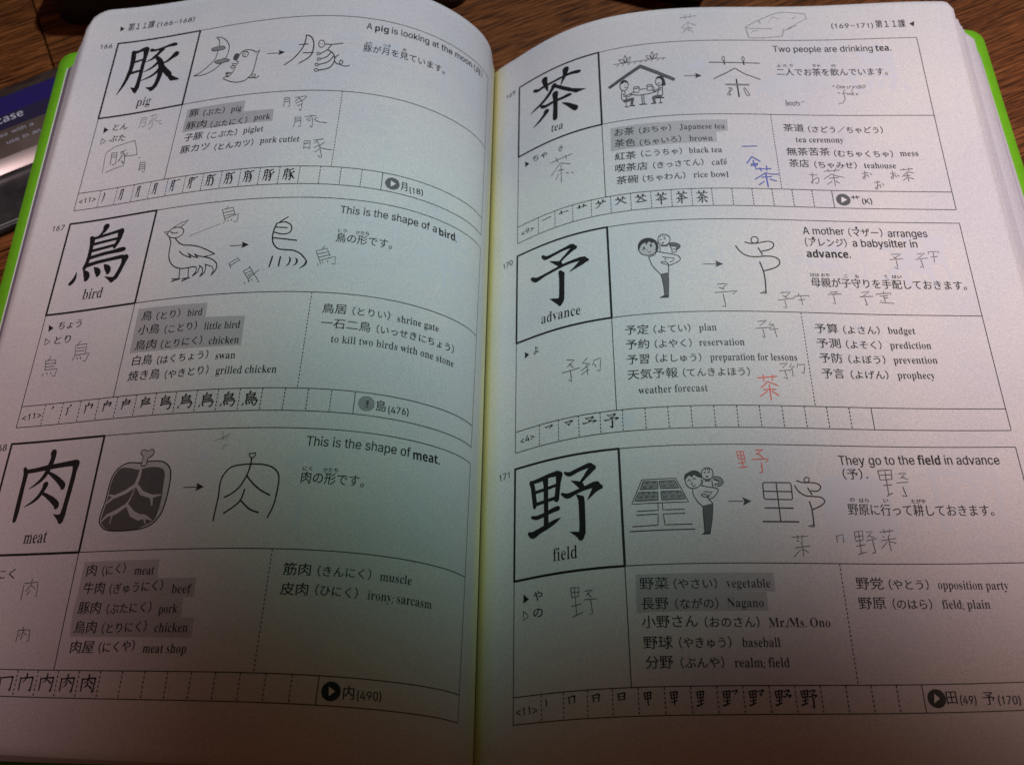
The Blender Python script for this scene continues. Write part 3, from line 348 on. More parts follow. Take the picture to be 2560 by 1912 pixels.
def glyph_tris(font, ch):
    if (font, ch) not in _gc:
        adv, cs = glyph(font, ch); pts = [p for c in cs for p in c]
        def inside(p, poly):
            r = False; j = len(poly) - 1
            for i in range(len(poly)):
                if (poly[i][1] > p[1]) != (poly[j][1] > p[1]) and p[0] < (poly[j][0]-poly[i][0])*(p[1]-poly[i][1])/(poly[j][1]-poly[i][1])+poly[i][0]: r = not r
                j = i
            return r
        off = [0]
        for c in cs: off.append(off[-1] + len(c))
        dep = [sum(inside(c[0], d) for d in cs if d is not c) for c in cs]; tr = []
        for a, c in enumerate(cs):
            if dep[a] % 2: continue
            grp = [a] + [b for b in range(len(cs)) if dep[b] % 2 and inside(cs[b][0], c)]
            mp = [off[b] + q for b in grp for q in range(len(cs[b]))]
            tr += [tuple(mp[q] for q in t) for t in tessellate_polygon([[Vector((x, y, 0)) for x, y in cs[b]] for b in grp])]
        _gc[(font, ch)] = (adv, pts, [tuple(t) for t in tr])
    return _gc[(font, ch)]
_jc = {}
def jp_mesh(txt):
    if txt in _jc: return _jc[txt]
    c = bpy.data.curves.new('t', 'FONT'); c.body = txt; c.size = 1; c.resolution_u = 3; c.offset = 0
    o = bpy.data.objects.new('t', c); sc.collection.objects.link(o)
    dg = bpy.context.evaluated_depsgraph_get(); me = o.evaluated_get(dg).to_mesh()
    vs = [(v.co.x, v.co.y) for v in me.vertices]; fs = [tuple(p.vertices) for p in me.polygons]
    o.evaluated_get(dg).to_mesh_clear(); bpy.data.objects.remove(o); bpy.data.curves.remove(c)
    _jc[txt] = (vs, fs); return _jc[txt]

class Ink:
    """flat print in page coordinates (u, v in mm, u < 0 on the left page); lifted a few hundredths of a millimetre"""
    def __init__(s): s.v = []; s.f = []; s.m = []; s.mats = []; s.z = .045; s.k = 1.0
    def mi(s, m):
        if m not in s.mats: s.mats.append(m)
        return s.mats.index(m)
    def add(s, pts, faces, m, dz=.0012):
        b = len(s.v); k = s.mi(m); s.z += dz * s.k
        s.v += [(x, y, s.z) for x, y in pts]; s.f += [tuple(b + i for i in f) for f in faces]; s.m += [k] * len(faces)
    def disc(s, x, y, r, m, n=10):
        s.add([(x + r * math.cos(2*math.pi*i/n), y + r * math.sin(2*math.pi*i/n)) for i in range(n)], [tuple(range(n))], m, .0004)
    def stroke(s, pts, ws, m, step=1.0, closed=False):
        """variable width stroke"""
        P = []; Wd = []
        n = len(pts)
        for i in range(n - 1):
            L = math.dist(pts[i], pts[i+1]); k = max(1, int(L / step))
            for j in range(k):
                t = j / k; P.append((pts[i][0]*(1-t)+pts[i+1][0]*t, pts[i][1]*(1-t)+pts[i+1][1]*t)); Wd.append(ws[i]*(1-t)+ws[i+1]*t)
        P.append(pts[-1]); Wd.append(ws[-1])
        Lf = []; Rt = []
        for i in range(len(P)):
            a = P[max(0, i-1)]; b = P[min(len(P)-1, i+1)]; dx, dy = b[0]-a[0], b[1]-a[1]; l = math.hypot(dx, dy) or 1
            nx, ny = -dy/l*Wd[i]/2, dx/l*Wd[i]/2; Lf.append((P[i][0]+nx, P[i][1]+ny)); Rt.append((P[i][0]-nx, P[i][1]-ny))
        N = len(P); s.add(Lf + Rt, [(i, i+1, N+i+1, N+i) for i in range(N-1)], m, .0008)
        big = max(ws) > .28
        ends = range(len(pts)) if big else []
        for i in ends:
            if ws[i] > .2: s.disc(pts[i][0], pts[i][1], ws[i]/2*.98, m)
    def poly(s, pts, m):
        if max(p[0] for p in pts) - min(p[0] for p in pts) > 3: # densify the outline
            q = []
            for i, p in enumerate(pts):
                r = pts[(i+1) % len(pts)]; k = max(1, int(math.dist(p, r) / 1.5))
                q += [(p[0]+(r[0]-p[0])*j/k, p[1]+(r[1]-p[1])*j/k) for j in range(k)]
            pts = q
        tr = tessellate_polygon([[Vector((x, y, 0)) for x, y in pts]]); s.add(pts, [tuple(t) for t in tr], m, .003)
    def text(s, font, txt, h, u0, v0, u1, v1, m, tf=None):
        if font == 'J':
            vs, fs = jp_mesh(txt)
            if not vs: return
        else:
            vs = []; fs = []; x = 0
            for ch in txt:
                if ch == ' ': x += .2 if font == 'A' else .27; continue
                if ch == '–': ch = 'dash'
                if ch == 'dash':
                    b = len(vs); vs += [(x+.05, .23), (x+.42, .23), (x+.42, .28), (x+.05, .28)]; fs.append((b, b+1, b+2, b+3)); x += .47; continue
                adv, p, tr = glyph_tris(font, ch); b = len(vs); vs += [(px + x, py) for px, py in p]; fs += [tuple(b+i for i in t) for t in tr]; x += adv
        xs = [p[0] for p in vs]; x0, x1 = min(xs), max(xs); L = math.dist((u0, v0), (u1, v1)); kx = L / (x1 - x0)
        y0 = min(p[1] for p in vs) if font == 'J' else 0
        if font == 'A': h *= 1.42
        if font == 'S': h *= .87
        if font == 'J': h *= .90 if h > 2 else .8; v0 -= .35 if h < 2 else 0; v1 -= .35 if h < 2 else 0
        dx, dy = (u1-u0)/L, (v1-v0)/L
        P = [(u0 + (px-x0)*kx*dx + (py-y0)*h*dy, v0 + (px-x0)*kx*dy - (py-y0)*h*dx) for px, py in vs]
        if tf: P = [tf(*q) for q in P]
        s.add(P, fs, m, .004)
        if not tf: s.add([(x + {'A': .09, 'J': .07, 'S': .05, 'B': .04}[font], y) for x, y in P], fs, m, .004)
    def flatten(s, z):
        """merge overlapping pieces of one colour into a single non-overlapping layer"""
        vs, _, fs, _, _, _ = delaunay_2d_cdt([Vector(p[:2]) for p in s.v], [], [list(f) for f in s.f if len(set(f)) > 2], 1, 1e-4)
        s.v = [(p.x, p.y, z) for p in vs]; s.f = [tuple(f) for f in fs]; s.m = [0] * len(s.f)
    def build(s, name, parent, label=None, maxlen=1.6, kind=None):
        if not s.f: return None
        bm = bmesh.new(); vv = [bm.verts.new(p) for p in s.v]
        for f, k in zip(s.f, s.m):
            if len(set(f)) < 3: continue
            try: bf = bm.faces.new([vv[i] for i in f]); bf.material_index = k
            except ValueError: pass
        if any(len(f.verts) > 4 or (max(e.calc_length() for e in f.edges) > maxlen) for f in bm.faces):
            bmesh.ops.triangulate(bm, faces=[f for f in bm.faces if len(f.verts) > 3])
            for _ in range(6):
                es = [e for e in bm.edges if e.calc_length() > maxlen]
                if not es: break
                bmesh.ops.subdivide_edges(bm, edges=es, cuts=1, use_grid_fill=False)
                bmesh.ops.triangulate(bm, faces=[f for f in bm.faces if len(f.verts) > 3])
        me = bpy.data.meshes.new(name); bm.to_mesh(me); bm.free()
        n = len(me.vertices); co = np.zeros(n * 3); me.vertices.foreach_get('co', co); co = co.reshape(-1, 3)
        pg = 'L' if np.mean(co[:, 0]) < 0 else 'R'
        P = surf(pg, np.abs(co[:, 0]), co[:, 1], co[:, 2]) * MM
        me.vertices.foreach_set('co', P.ravel()); me.update()
        # face normals up
        nr = np.zeros(len(me.polygons) * 3); me.polygons.foreach_get('normal', nr); nr = nr.reshape(-1, 3)
        if (nr[:, 2] < 0).any():
            b2 = bmesh.new(); b2.from_mesh(me); fl = [f for f in b2.faces if f.normal.z < 0]
            bmesh.ops.reverse_faces(b2, faces=fl); b2.to_mesh(me); b2.free()
        for m_ in s.mats: me.materials.append(M[m_])
        o = bpy.data.objects.new(name, me); link(o, PAGES[pg])
        if label: o['label'] = label
        if kind: o['kind'] = kind
        return o

def cr_spline(pts, closed=False, k=5, ws=None):
    """Catmull-Rom through the points (and widths)"""
    n = len(pts)
    if n < 3: return pts, ws
    A = [list(p) + ([ws[i]] if ws else []) for i, p in enumerate(pts)]; out = []
    g_ = (lambda i: A[i % n]) if closed else (lambda i: A[max(0, min(n-1, i))])
    for i in range(n if closed else n - 1):
        p0, p1, p2, p3 = g_(i-1), g_(i), g_(i+1), g_(i+2)
        for j in range(k):
            t = j / k
            out.append([.5*((2*b) + (-a+c)*t + (2*a-5*b+4*c-d)*t*t + (-a+3*b-3*c+d)*t**3) for a, b, c, d in zip(p0, p1, p2, p3)])
    out.append(list(A[0] if closed else A[-1]))
    return [(p[0], p[1]) for p in out], ([max(.02, p[2]) for p in out] if ws else None)

def draw(ink, prims, tf=None, wk=1.0, force=None):
    tf0 = tf; tf = tf or (lambda u, v: (u, v))
    for p in prims:
        if p == '/': continue
        k = p[0]; m = p[1]
        if k in 'JSAB':
            ink.text(k, p[1], p[2], *p[3:7], force or 'ink', tf0); continue
        m = force or m
        if k == 'c':
            u, v = tf(p[2], p[3]); n = 28
            ink.add([(u + p[4]*math.cos(2*math.pi*i/n), v + p[4]*math.sin(2*math.pi*i/n)) for i in range(n)], [tuple(range(n))], m, .004); continue
        a = [int(x) / 100 for x in p[-1].split()]
        if k == 'l':
            pts = [tf(*q) for q in zip(a[0::2], a[1::2])]
            if p[2]: pts, _ = cr_spline(pts, bool(p[3]))
            ink.stroke(pts, [max(.15 if m == 'faint' else .22, p[4] * wk * 1.28)] * len(pts), m)
        elif k == 'b':
            pts = [tf(*q) for q in zip(a[0::3], a[1::3])]; ws = [x * wk for x in a[2::3]]
            if p[2]: pts, ws = cr_spline(pts, False, 5, ws)
            ink.stroke(pts, ws, m)
        elif k in 'fh':
            pts = [tf(*q) for q in zip(a[0::2], a[1::2])]
            if p[2]: pts, _ = cr_spline(pts, True); pts = pts[:-1]
            ink.poly(pts, m)

ART = json.loads(r'''[
["headword_kanji","kanji_pig","L",[["b","ink",1,"-15105 2231 130 -15062 2421 172 -15038 2698 163 -15035 3015 150 -15068 3256 140 -15120 3536 119 -15222 3851 88 -15364 4157 25"],"/",["b","ink",0,"-15137 2260 86 -15056 2273 130 -14886 2244 104 -14726 2169 143 -14610 2159 174"],["b","ink",0,"-14584 2206 217 -14566 2530 138 -14578 2914 133 -14574 3364 132 -14580 3719 140 -14598 3980 178"],["f","ink",0,"-14871 3899 -14721 3953 -14619 3932 -14517 3951 -14531 4102 -14576 4203 -14632 4215 -14706 4147 -14796 4010"],"/",["b","ink",0,"-15028 2745 77 -14672 2670 73"],"/",["b","ink",0,"-15013 3238 106 -14617 3173 86"],"/",["b","ink",1,"-14359 2270 131 -14203 2305 87 -13919 2253 79 -13678 2186 101 -13465 2168 144 -13383 2186 96"],"/",["b","ink",1,"-13909 2301 174 -14013 2453 122 -14135 2612 121 -14303 2739 65 -14477 2797 22"],"/",["b","ink",1,"-14104 2618 87 -13918 2838 173 -13788 3113 207 -13759 3389 193 -13774 3699 162 -13829 3976 157 -13914 4112 157"],["f","ink",0,"-14236 4026 -14007 4050 -13849 3971 -13752 4057 -13873 4208 -13980 4253 -14083 4144"],"/",["b","ink",1,"-13953 2899 108 -14075 3055 95 -14243 3180 60 -14479 3265 17"],"/",["b","ink",1,"-13818 3243 129 -13956 3412 99 -14158 3555 73 -14485 3666 17"],"/",["b","ink",1,"-13279 2663 217 -13410 2784 130 -13573 2931 86 -13762 3010 43"],"/",["b","ink",0,"-13824 3038 129 -13602 3332 172 -13366 3606 192"],["f","ink",0,"-13726 3217 -13551 3298 -13335 3568 -13187 3711 -12905 3893 -12936 3931 -13228 3920 -13273 3892 -13401 3710"]]],
["headword_kanji","kanji_bird","L",[["b","ink",1,"-14354 9833 211 -14393 9977 134 -14490 10111 76 -14606 10205 38"],"/",["b","ink",1,"-14846 10187 115 -14783 10271 172 -14760 10478 137 -14748 10775 125 -14760 11084 124 -14820 11347 131"],"/",["b","ink",0,"-14775 10244 95 -14413 10189 95 -14053 10130 95 -13783 10088 114"],["b","ink",0,"-13710 10119 209 -13713 10369 151 -13761 10545 132 -13828 10708 94"],"/",["b","ink",0,"-14735 10467 95 -14352 10427 91 -13822 10378 87"],"/",["b","ink",0,"-14725 10719 95 -14289 10671 95 -13799 10616 94"],"/",["b","ink",1,"-14766 10988 113 -14229 10900 113 -13864 10872 120 -13538 10842 157 -13427 10843 131"],"/",["b","ink",0,"-14804 11268 131 -14341 11186 112 -13886 11149 112 -13432 11118 130"],["b","ink",0,"-13296 11185 222 -13326 11396 140 -13394 11635 140 -13496 11886 147"],["f","ink",0,"-13947 11772 -13615 11850 -13519 11793 -13429 11860 -13534 12021 -13634 12059 -13734 11955"],"/",["b","ink",1,"-15085 11455 15 -15092 11653 93 -15141 11781 122 -15226 11877 111"],"/",["b","ink",1,"-14827 11428 30 -14698 11563 168 -14630 11698 186 -14646 11794 122"],"/",["b","ink",1,"-14432 11373 30 -14297 11496 164 -14220 11615 167 -14227 11695 100"],"/",["b","ink",1,"-14061 11320 30 -13931 11444 167 -13844 11565 171 -13839 11655 111"]]],
["headword_kanji","kanji_meat","L",[["b","ink",0,"-15113 18144 99 -15036 18285 147 -15030 18510 130 -15033 18733 130 -15027 19103 135 -15021 19469 137 -15028 19730 111"],"/",["b","ink",0,"-15040 18242 115 -14748 18220 118 -14328 18162 137 -13989 18129 130 -13568 18093 145 -13315 18082 176"],["b","ink",0,"-13283 18106 200 -13287 18342 134 -13289 18620 136 -13309 18981 135 -13335 19382 134 -13359 19665 171"],["f","ink",0,"-13707 19590 -13556 19620 -13408 19606 -13252 19628 -13295 19838 -13358 19912 -13432 19888 -13514 19771"],"/",["b","ink",1,"-14198 17701 181 -14174 17846 147 -14211 18084 147 -14283 18318 130 -14402 18511 107 -14597 18676 58 -14791 18784 16"],"/",["b","ink",1,"-14215 18315 65 -13988 18441 113 -13753 18604 144 -13594 18746 159 -13582 18820 111"],"/",["b","ink",1,"-14212 18685 161 -14244 18815 122 -14344 19007 106 -14518 19180 74 -14793 19334 16"],"/",["b","ink",1,"-14280 18930 64 -14039 19051 111 -13811 19190 152 -13656 19321 157 -13651 19400 110"]]],
["headword_kanji","kanji_tea","R",[["b","ink",1,"2064 2291 130 2230 2374 115 2468 2333 105 2886 2309 89 3387 2257 95 3676 2252 119 3883 2287 139 3948 2296 92"],"/",["b","ink",0,"2512 1993 228 2536 2179 173 2611 2465 112 2649 2636 31"],"/",["b","ink",0,"3402 1964 239 3379 2152 156 3307 2357 108 3198 2619 30"],"/",["b","ink",1,"2914 2525 198 2842 2642 133 2633 2910 125 2358 3124 103 2099 3246 77 1878 3342 18"],"/",["b","ink",0,"2965 2559 110 3279 2822 129 3564 3041 139"],["f","ink",0,"3433 2892 3659 3013 4169 3236 3783 3284 3525 3087"],"/",["b","ink",1,"2389 3267 125 2547 3337 124 2875 3302 100 3271 3291 106 3464 3261 126 3568 3271 96"],"/",["b","ink",0,"2960 2944 218 2967 3185 165 2962 3605 155 2948 3947 171 2946 4119 161"],"/",["b","ink",0,"2587 3606 198 2503 3724 123 2292 3922 89 2012 4078 18"],"/",["b","ink",1,"3238 3521 25 3418 3660 105 3603 3840 157 3730 3974 196 3747 4027 143"]]],
["headword_kanji","kanji_advance","R",[["b","ink",1,"2387 9922 96 2518 10033 133 2795 10003 97 3153 9929 95 3414 9881 138"],["b","ink",0,"3473 9900 163 3564 9977 151 3410 10063 126 3252 10194 91 3040 10362 73"],"/",["b","ink",0,"2664 10225 19 2862 10351 104 3012 10438 165 3055 10529 146"],"/",["b","ink",1,"1969 10643 109 2134 10754 153 2419 10701 98 2787 10629 92 3141 10549 91 3484 10497 100 3784 10480 133"],["b","ink",0,"3848 10526 192 3976 10582 104 3730 10654 158 3578 10752 88 3366 10876 18"],"/",["b","ink",0,"3033 10769 109 3087 10881 180 3089 11051 161 3084 11329 160 3079 11605 159 3066 11839 176 3012 11968 141"],["f","ink",0,"2630 11667 2998 11772 3153 11720 3132 11933 3045 12060 2976 12062 2909 11972"]]],
["headword_kanji","kanji_field","R",[["b","ink",0,"1921 17832 109 1982 17974 128 2022 18255 126 2052 18513 133 2048 18619 95"],"/",["b","ink",0,"1931 17844 97 2217 17819 119 2553 17749 116 2821 17733 148"],["b","ink",0,"2877 17790 191 2844 18017 139 2812 18279 127 2779 18530 138"],"/",["b","ink",0,"2043 18173 84 2412 18147 86 2815 18083 80"],"/",["b","ink",0,"2042 18555 95 2408 18514 85 2790 18470 91"],"/",["b","ink",0,"2416 17810 170 2433 18022 131 2433 18380 126 2434 18823 125 2430 19240 138"],"/",["b","ink",1,"1960 18910 75 2130 18954 112 2404 18905 103 2653 18831 119 2812 18803 129"],"/",["b","ink",1,"1859 19379 94 1989 19448 178 2206 19370 147 2496 19270 137 2722 19174 100 2889 19103 21"],"/",["b","ink",1,"3053 17761 54 3207 17838 119 3441 17759 107 3654 17695 116 3794 17663 140"],["b","ink",0,"3828 17677 158 3911 17743 157 3787 17859 140 3662 18000 94 3536 18141 70"],"/",["b","ink",0,"3255 18049 18 3413 18138 106 3533 18229 157 3582 18316 122"],"/",["b","ink",1,"2957 18399 65 3137 18489 135 3370 18418 105 3633 18341 104 3943 18261 155"],["b","ink",0,"3993 18277 189 4100 18351 136 3920 18433 137 3831 18552 86 3725 18694 17"],"/",["b","ink",0,"3411 18505 35 3538 18633 166 3549 18843 155 3549 19101 154 3550 19357 152 3542 19626 162 3495 19770 151"],["f","ink",0,"3173 19556 3440 19595 3577 19580 3603 19701 3535 19834 3458 19849 3401 19758"]]],
["mnemonic_illustration","moon beside a pig with a curly tail","L",[["l","ink",1,0,0.203,"-11744 2221 -11623 2229 -11384 2390 -11177 2704 -11145 3033 -11195 3307"],["l","ink",1,0,0.203,"-11744 2221 -11602 2416 -11566 2677"],["l","ink",1,0,0.199,"-11565 2911 -11624 3291 -11859 3594 -12086 3791 -12316 3906"],["l","ink",1,0,0.198,"-12316 3906 -11940 3926 -11584 3791 -11325 3546"],["f","gray",1,"-11863 2758 -11741 2694 -11595 2682 -11446 2684 -11310 2777 -11352 2866 -11557 2877 -11735 2875"],["f","gray",1,"-11598 3420 -11551 3359 -11379 3341 -11267 3310 -11045 3407 -11047 3477 -11202 3500 -11401 3530 -11526 3487"],["l","ink",1,1,0.134,"-11863 2758 -11741 2694 -11595 2682 -11446 2684 -11310 2777 -11352 2866 -11557 2877 -11735 2875"],["l","ink",1,1,0.132,"-11598 3420 -11551 3359 -11379 3341 -11267 3310 -11045 3407 -11047 3477 -11202 3500 -11401 3530 -11526 3487"],["l","ink",1,0,0.194,"-10671 3248 -10581 3105 -10388 3068 -10177 3139 -10060 3246"],["l","ink",0,0,0.192,"-10060 3246 -9932 3171 -9995 3380"],["l","ink",1,0,0.191,"-9995 3380 -9999 3694 -10019 4072 -10069 4270 -10170 4409 -10306 4507 -10554 4528 -10793 4459 -11015 4334"],["l","ink",1,1,0.162,"-10561 3250 -10542 3165 -10460 3144 -10366 3196 -10343 3295 -10391 3379 -10476 3378 -10537 3325"],["f","ink",1,"-10501 3236 -10475 3223 -10446 3256 -10464 3281"],["l","ink",0,0,0.161,"-10737 3518 -10650 3604 -10678 3686 -10892 3612 -10827 3729 -10951 3758 -10848 3847 -10714 3801 -10753 3899 -10809 4062 -11050 4000 -10988 4098 -11052 4138 -10897 4201 -10809 4062"],["l","ink",0,0,0.159,"-10897 4201 -11095 4216 -11115 4264 -11015 4334"],["l","ink",0,0,0.129,"-10901 3715 -10724 3747"],["l","ink",0,0,0.128,"-11069 4048 -10888 4099"],["l","ink",1,0,0.156,"-10176 4374 -10016 4415 -9901 4363 -9931 4263 -10023 4294 -9991 4401 -9847 4439 -9767 4341"],["f","dark",1,"-10853 3196 -10770 3176 -10680 3228 -10677 3370 -10743 3481 -10829 3483 -10894 3365"]]],
["arrow","","L",[["l","ink",0,0,0.221,"-9621 3371 -9164 3391"],["f","ink",0,"-9241 3246 -8990 3375 -9209 3492 -9179 3383"]]],
["mnemonic_sketch","moon and pig turned into the strokes of a character","L",[["l","ink",1,0,0.275,"-8930 3964 -8659 3710 -8421 3307 -8335 2960 -8327 2622"],["l","ink",1,0,0.28,"-8327 2622 -8153 2719 -8022 3007 -8012 3394 -8108 3670 -8416 3922"],["l","ink",0,0,0.247,"-8534 3072 -8216 3054"],["l","ink",0,0,0.244,"-8334 3459 -7978 3451"],["l","ink",1,1,0.183,"-7849 3064 -7833 2940 -7773 2887 -7675 2940 -7641 3064 -7659 3169 -7731 3223 -7817 3170"],["f","ink",1,"-7799 3039 -7785 3029 -7771 3057 -7783 3082"],["f","ink",1,"-7733 3039 -7719 3029 -7705 3057 -7717 3082"],["l","ink",1,0,0.213,"-7638 3064 -7370 3075 -7014 3001"],["l","ink",0,0,0.212,"-7406 3104 -7510 3325 -7734 3520"],["l","ink",1,0,0.241,"-7510 3325 -7324 3459 -7219 3698 -7242 3941 -7371 4152 -7692 4260"],["l","ink",1,0,0.21,"-7378 3444 -7485 3638 -7704 3752"],["l","ink",1,0,0.209,"-7267 3613 -7429 3879 -7737 4011"],["l","ink",1,1,0.151,"-7856 3484 -7806 3460 -7734 3520 -7792 3572 -7832 3565"],["l","ink",1,1,0.15,"-7813 3718 -7758 3700 -7691 3752 -7749 3815 -7790 3797"],["l","ink",1,1,0.15,"-7854 3969 -7796 3952 -7729 4011 -7781 4072 -7823 4048"],["l","ink",1,1,0.149,"-7848 4219 -7792 4192 -7688 4254 -7764 4308 -7822 4294"],["l","ink",1,0,0.179,"-7096 3534 -7197 3662 -7202 3835 -7112 3951 -6983 3959 -6918 3851 -7002 3788 -7041 3895 -6979 3993 -6820 4042 -6685 3990"]]],
["mnemonic_illustration","bird with a crest and long tail feathers","L",[["l","ink",0,0,0.143,"-11723 10316 -11543 10199 -11341 10128 -11211 10080 -11344 10243 -11432 10273"],["l","ink",0,0,0.141,"-11344 10243 -11462 10326 -11652 10327"],["l","ink",1,1,0.2,"-11839 10413 -11680 10323 -11459 10341 -11320 10461 -11344 10628 -11514 10718 -11741 10671 -11877 10551"],["l","ink",0,0,0.171,"-11831 10449 -12029 10427 -11877 10551"],["l","ink",1,0,0.199,"-11788 10455 -11648 10533 -11516 10519"],["l","ink",1,0,0.227,"-11781 10679 -11692 10862 -11677 11089 -11648 11373 -11551 11608 -11364 11798 -11132 11895 -10922 11902 -10718 11881"],["l","ink",1,0,0.225,"-11549 10741 -11390 10919 -11207 11028 -10906 11081 -10627 11170 -10342 11313 -10055 11488"],["l","ink",0,0,0.159,"-10055 11488 -10423 11558"],["l","ink",1,0,0.193,"-11306 11252 -11130 11400 -10953 11492 -10839 11538"],["l","ink",0,0,0.19,"-10839 11538 -10979 11364 -10766 11514 -10586 11576 -10746 11420"],["l","ink",1,0,0.19,"-10746 11420 -10587 11507 -10397 11555"],["l","ink",1,0,0.214,"-10397 11555 -10122 11665 -9925 11847 -9910 12066 -10026 12244"],["l","ink",0,0,0.157,"-10026 12244 -9981 12086 -10045 11945 -10318 11837"],["l","ink",1,0,0.188,"-10718 11881 -10583 11918 -10568 12055 -10650 12222"],["l","ink",0,0,0.186,"-10650 12222 -10498 12090 -10463 11876"],["l","ink",1,0,0.187,"-10492 11860 -10369 11968 -10342 12106 -10400 12262"],["l","ink",1,0,0.185,"-10400 12262 -10265 12114 -10274 11869"],["l","ink",0,0,0.19,"-11142 11908 -11107 12265"],["l","ink",0,0,0.188,"-10847 11910 -10792 12261"],["l","ink",0,0,0.189,"-11347 12250 -11066 12275"],["l","ink",0,0,0.188,"-11106 12271 -11340 12339"],["l","ink",0,0,0.187,"-10992 12279 -10742 12274"],["l","ink",0,0,0.186,"-10789 12275 -10982 12366"]]],
["arrow","","L",[["l","ink",0,0,0.211,"-9598 11240 -9177 11244"],["f","ink",0,"-9224 11116 -8978 11235 -9213 11352 -9178 11242"]]],
["mnemonic_sketch","bird turned into the strokes of a character","L",[["l","ink",0,0,0.235,"-7879 10258 -8137 10459"],["l","ink",1,0,0.261,"-8204 10491 -7971 10446 -7781 10529 -7711 10684 -7770 10852 -8002 10890 -8252 10813"],["l","ink",1,0,0.287,"-8204 10491 -8255 10715 -8268 10993 -8198 11245 -8042 11415 -7823 11466 -7562 11490 -7312 11611 -7121 11826"],["b","ink",1,"-7121 11826 20 -7099 11907 55 -7142 12016 45 -7284 12148 10"],["l","ink",0,0,0.234,"-8231 10631 -7857 10660"],["l","ink",0,0,0.258,"-8256 11022 -7495 11131"],["l","ink",0,0,0.305,"-8160 11699 -8208 12063"],["l","ink",0,0,0.304,"-7910 11718 -7924 12048"],["b","ink",1,"-7645 11722 13 -7595 11830 45 -7630 11993 30 -7702 12052 10"],["b","ink",1,"-7442 11762 13 -7382 11857 50 -7402 11966 35 -7483 12047 10"]]],
["mnemonic_illustration","cut of meat with a heart-ended bone","L",[["f","pale",1,"-11735 18321 -11475 18213 -11076 18238 -10804 18209 -10417 18230 -10170 18383 -10058 18642 -10041 19144 -10098 19636 -10228 19901 -10454 20087 -10839 20171 -11383 20187 -11787 20134 -12015 19951 -12056 19726 -11988 19303 -11971 18898 -11912 18542"],["f","dark",1,"-11697 18362 -11382 18374 -11143 18434 -10929 18400 -10603 18382 -10344 18451 -10244 18609 -10227 18887 -10203 19386 -10254 19778 -10373 19969 -10842 20159 -11387 20170 -11763 20115 -11978 19928 -11998 19729 -11936 19281 -11925 18850 -11854 18546"],["l","ink",1,1,0.247,"-11735 18321 -11475 18213 -11076 18238 -10804 18209 -10417 18230 -10170 18383 -10058 18642 -10041 19144 -10098 19636 -10228 19901 -10454 20087 -10839 20171 -11383 20187 -11787 20134 -12015 19951 -12056 19726 -11988 19303 -11971 18898 -11912 18542"],["f","pale",1,"-11059 18311 -11041 18079 -11141 17943 -11079 17843 -10929 17891 -10800 17847 -10724 17917 -10746 18032 -10877 18128 -10894 18307 -10970 18336"],["l","ink",1,1,0.162,"-11059 18311 -11041 18079 -11141 17943 -11079 17843 -10929 17891 -10800 17847 -10724 17917 -10746 18032 -10877 18128 -10894 18307 -10970 18336"],["b","pale",0,"-11031 18441 64 -11041 18645 80 -11096 18896 96 -11388 19082 96 -11752 19215 81 -11986 19429 27"],["b","pale",0,"-11944 19128 27 -11761 19176 54"],["b","pale",0,"-11034 18924 80 -10850 19134 105 -10526 19249 94 -10253 19211 36"],["b","pale",0,"-10526 19249 78 -10460 19500 36"],["b","pale",0,"-11101 18996 21 -11195 19318 32 -11272 19464 79 -11564 19650 106 -11826 19737 69 -11984 19903 37"],["b","pale",0,"-11660 19720 37 -11686 19966 21"],["b","pale",0,"-11211 19492 79 -11021 19723 146 -10779 19832 155 -10621 19813 103 -10384 19920 26"],["b","pale",0,"-10643 19837 52 -10532 20036 20"]]],
["arrow","","L",[["l","ink",0,0,0.204,"-9605 19024 -9178 19026"],["f","ink",0,"-9223 18900 -8987 19024 -9228 19143 -9191 19025"]]],
["mnemonic_sketch","cut of meat turned into the strokes of a character","L",[["l","ink",1,0,0.269,"-8548 19981 -8536 19631 -8518 19314 -8534 18943 -8478 18695 -8291 18473 -7955 18403 -7588 18393 -7267 18431 -7031 18555 -6907 18778 -6904 19246 -6946 19588 -7051 19902"],["l","ink",1,0,0.275,"-7754 18203 -7754 18430 -7807 18706 -7949 19027 -8138 19222 -8340 19336"],["l","ink",1,0,0.272,"-7803 18731 -7624 18930 -7375 19128 -7088 19278"],["l","ink",1,0,0.27,"-7800 19115 -7871 19420 -8046 19613 -8282 19780"],["l","ink",1,0,0.268,"-7871 19420 -7685 19592 -7523 19701 -7321 19765"],["l","ink",1,1,0.175,"-7739 18216 -7824 18151 -7831 18075 -7759 18096 -7690 18064 -7655 18127"]]],
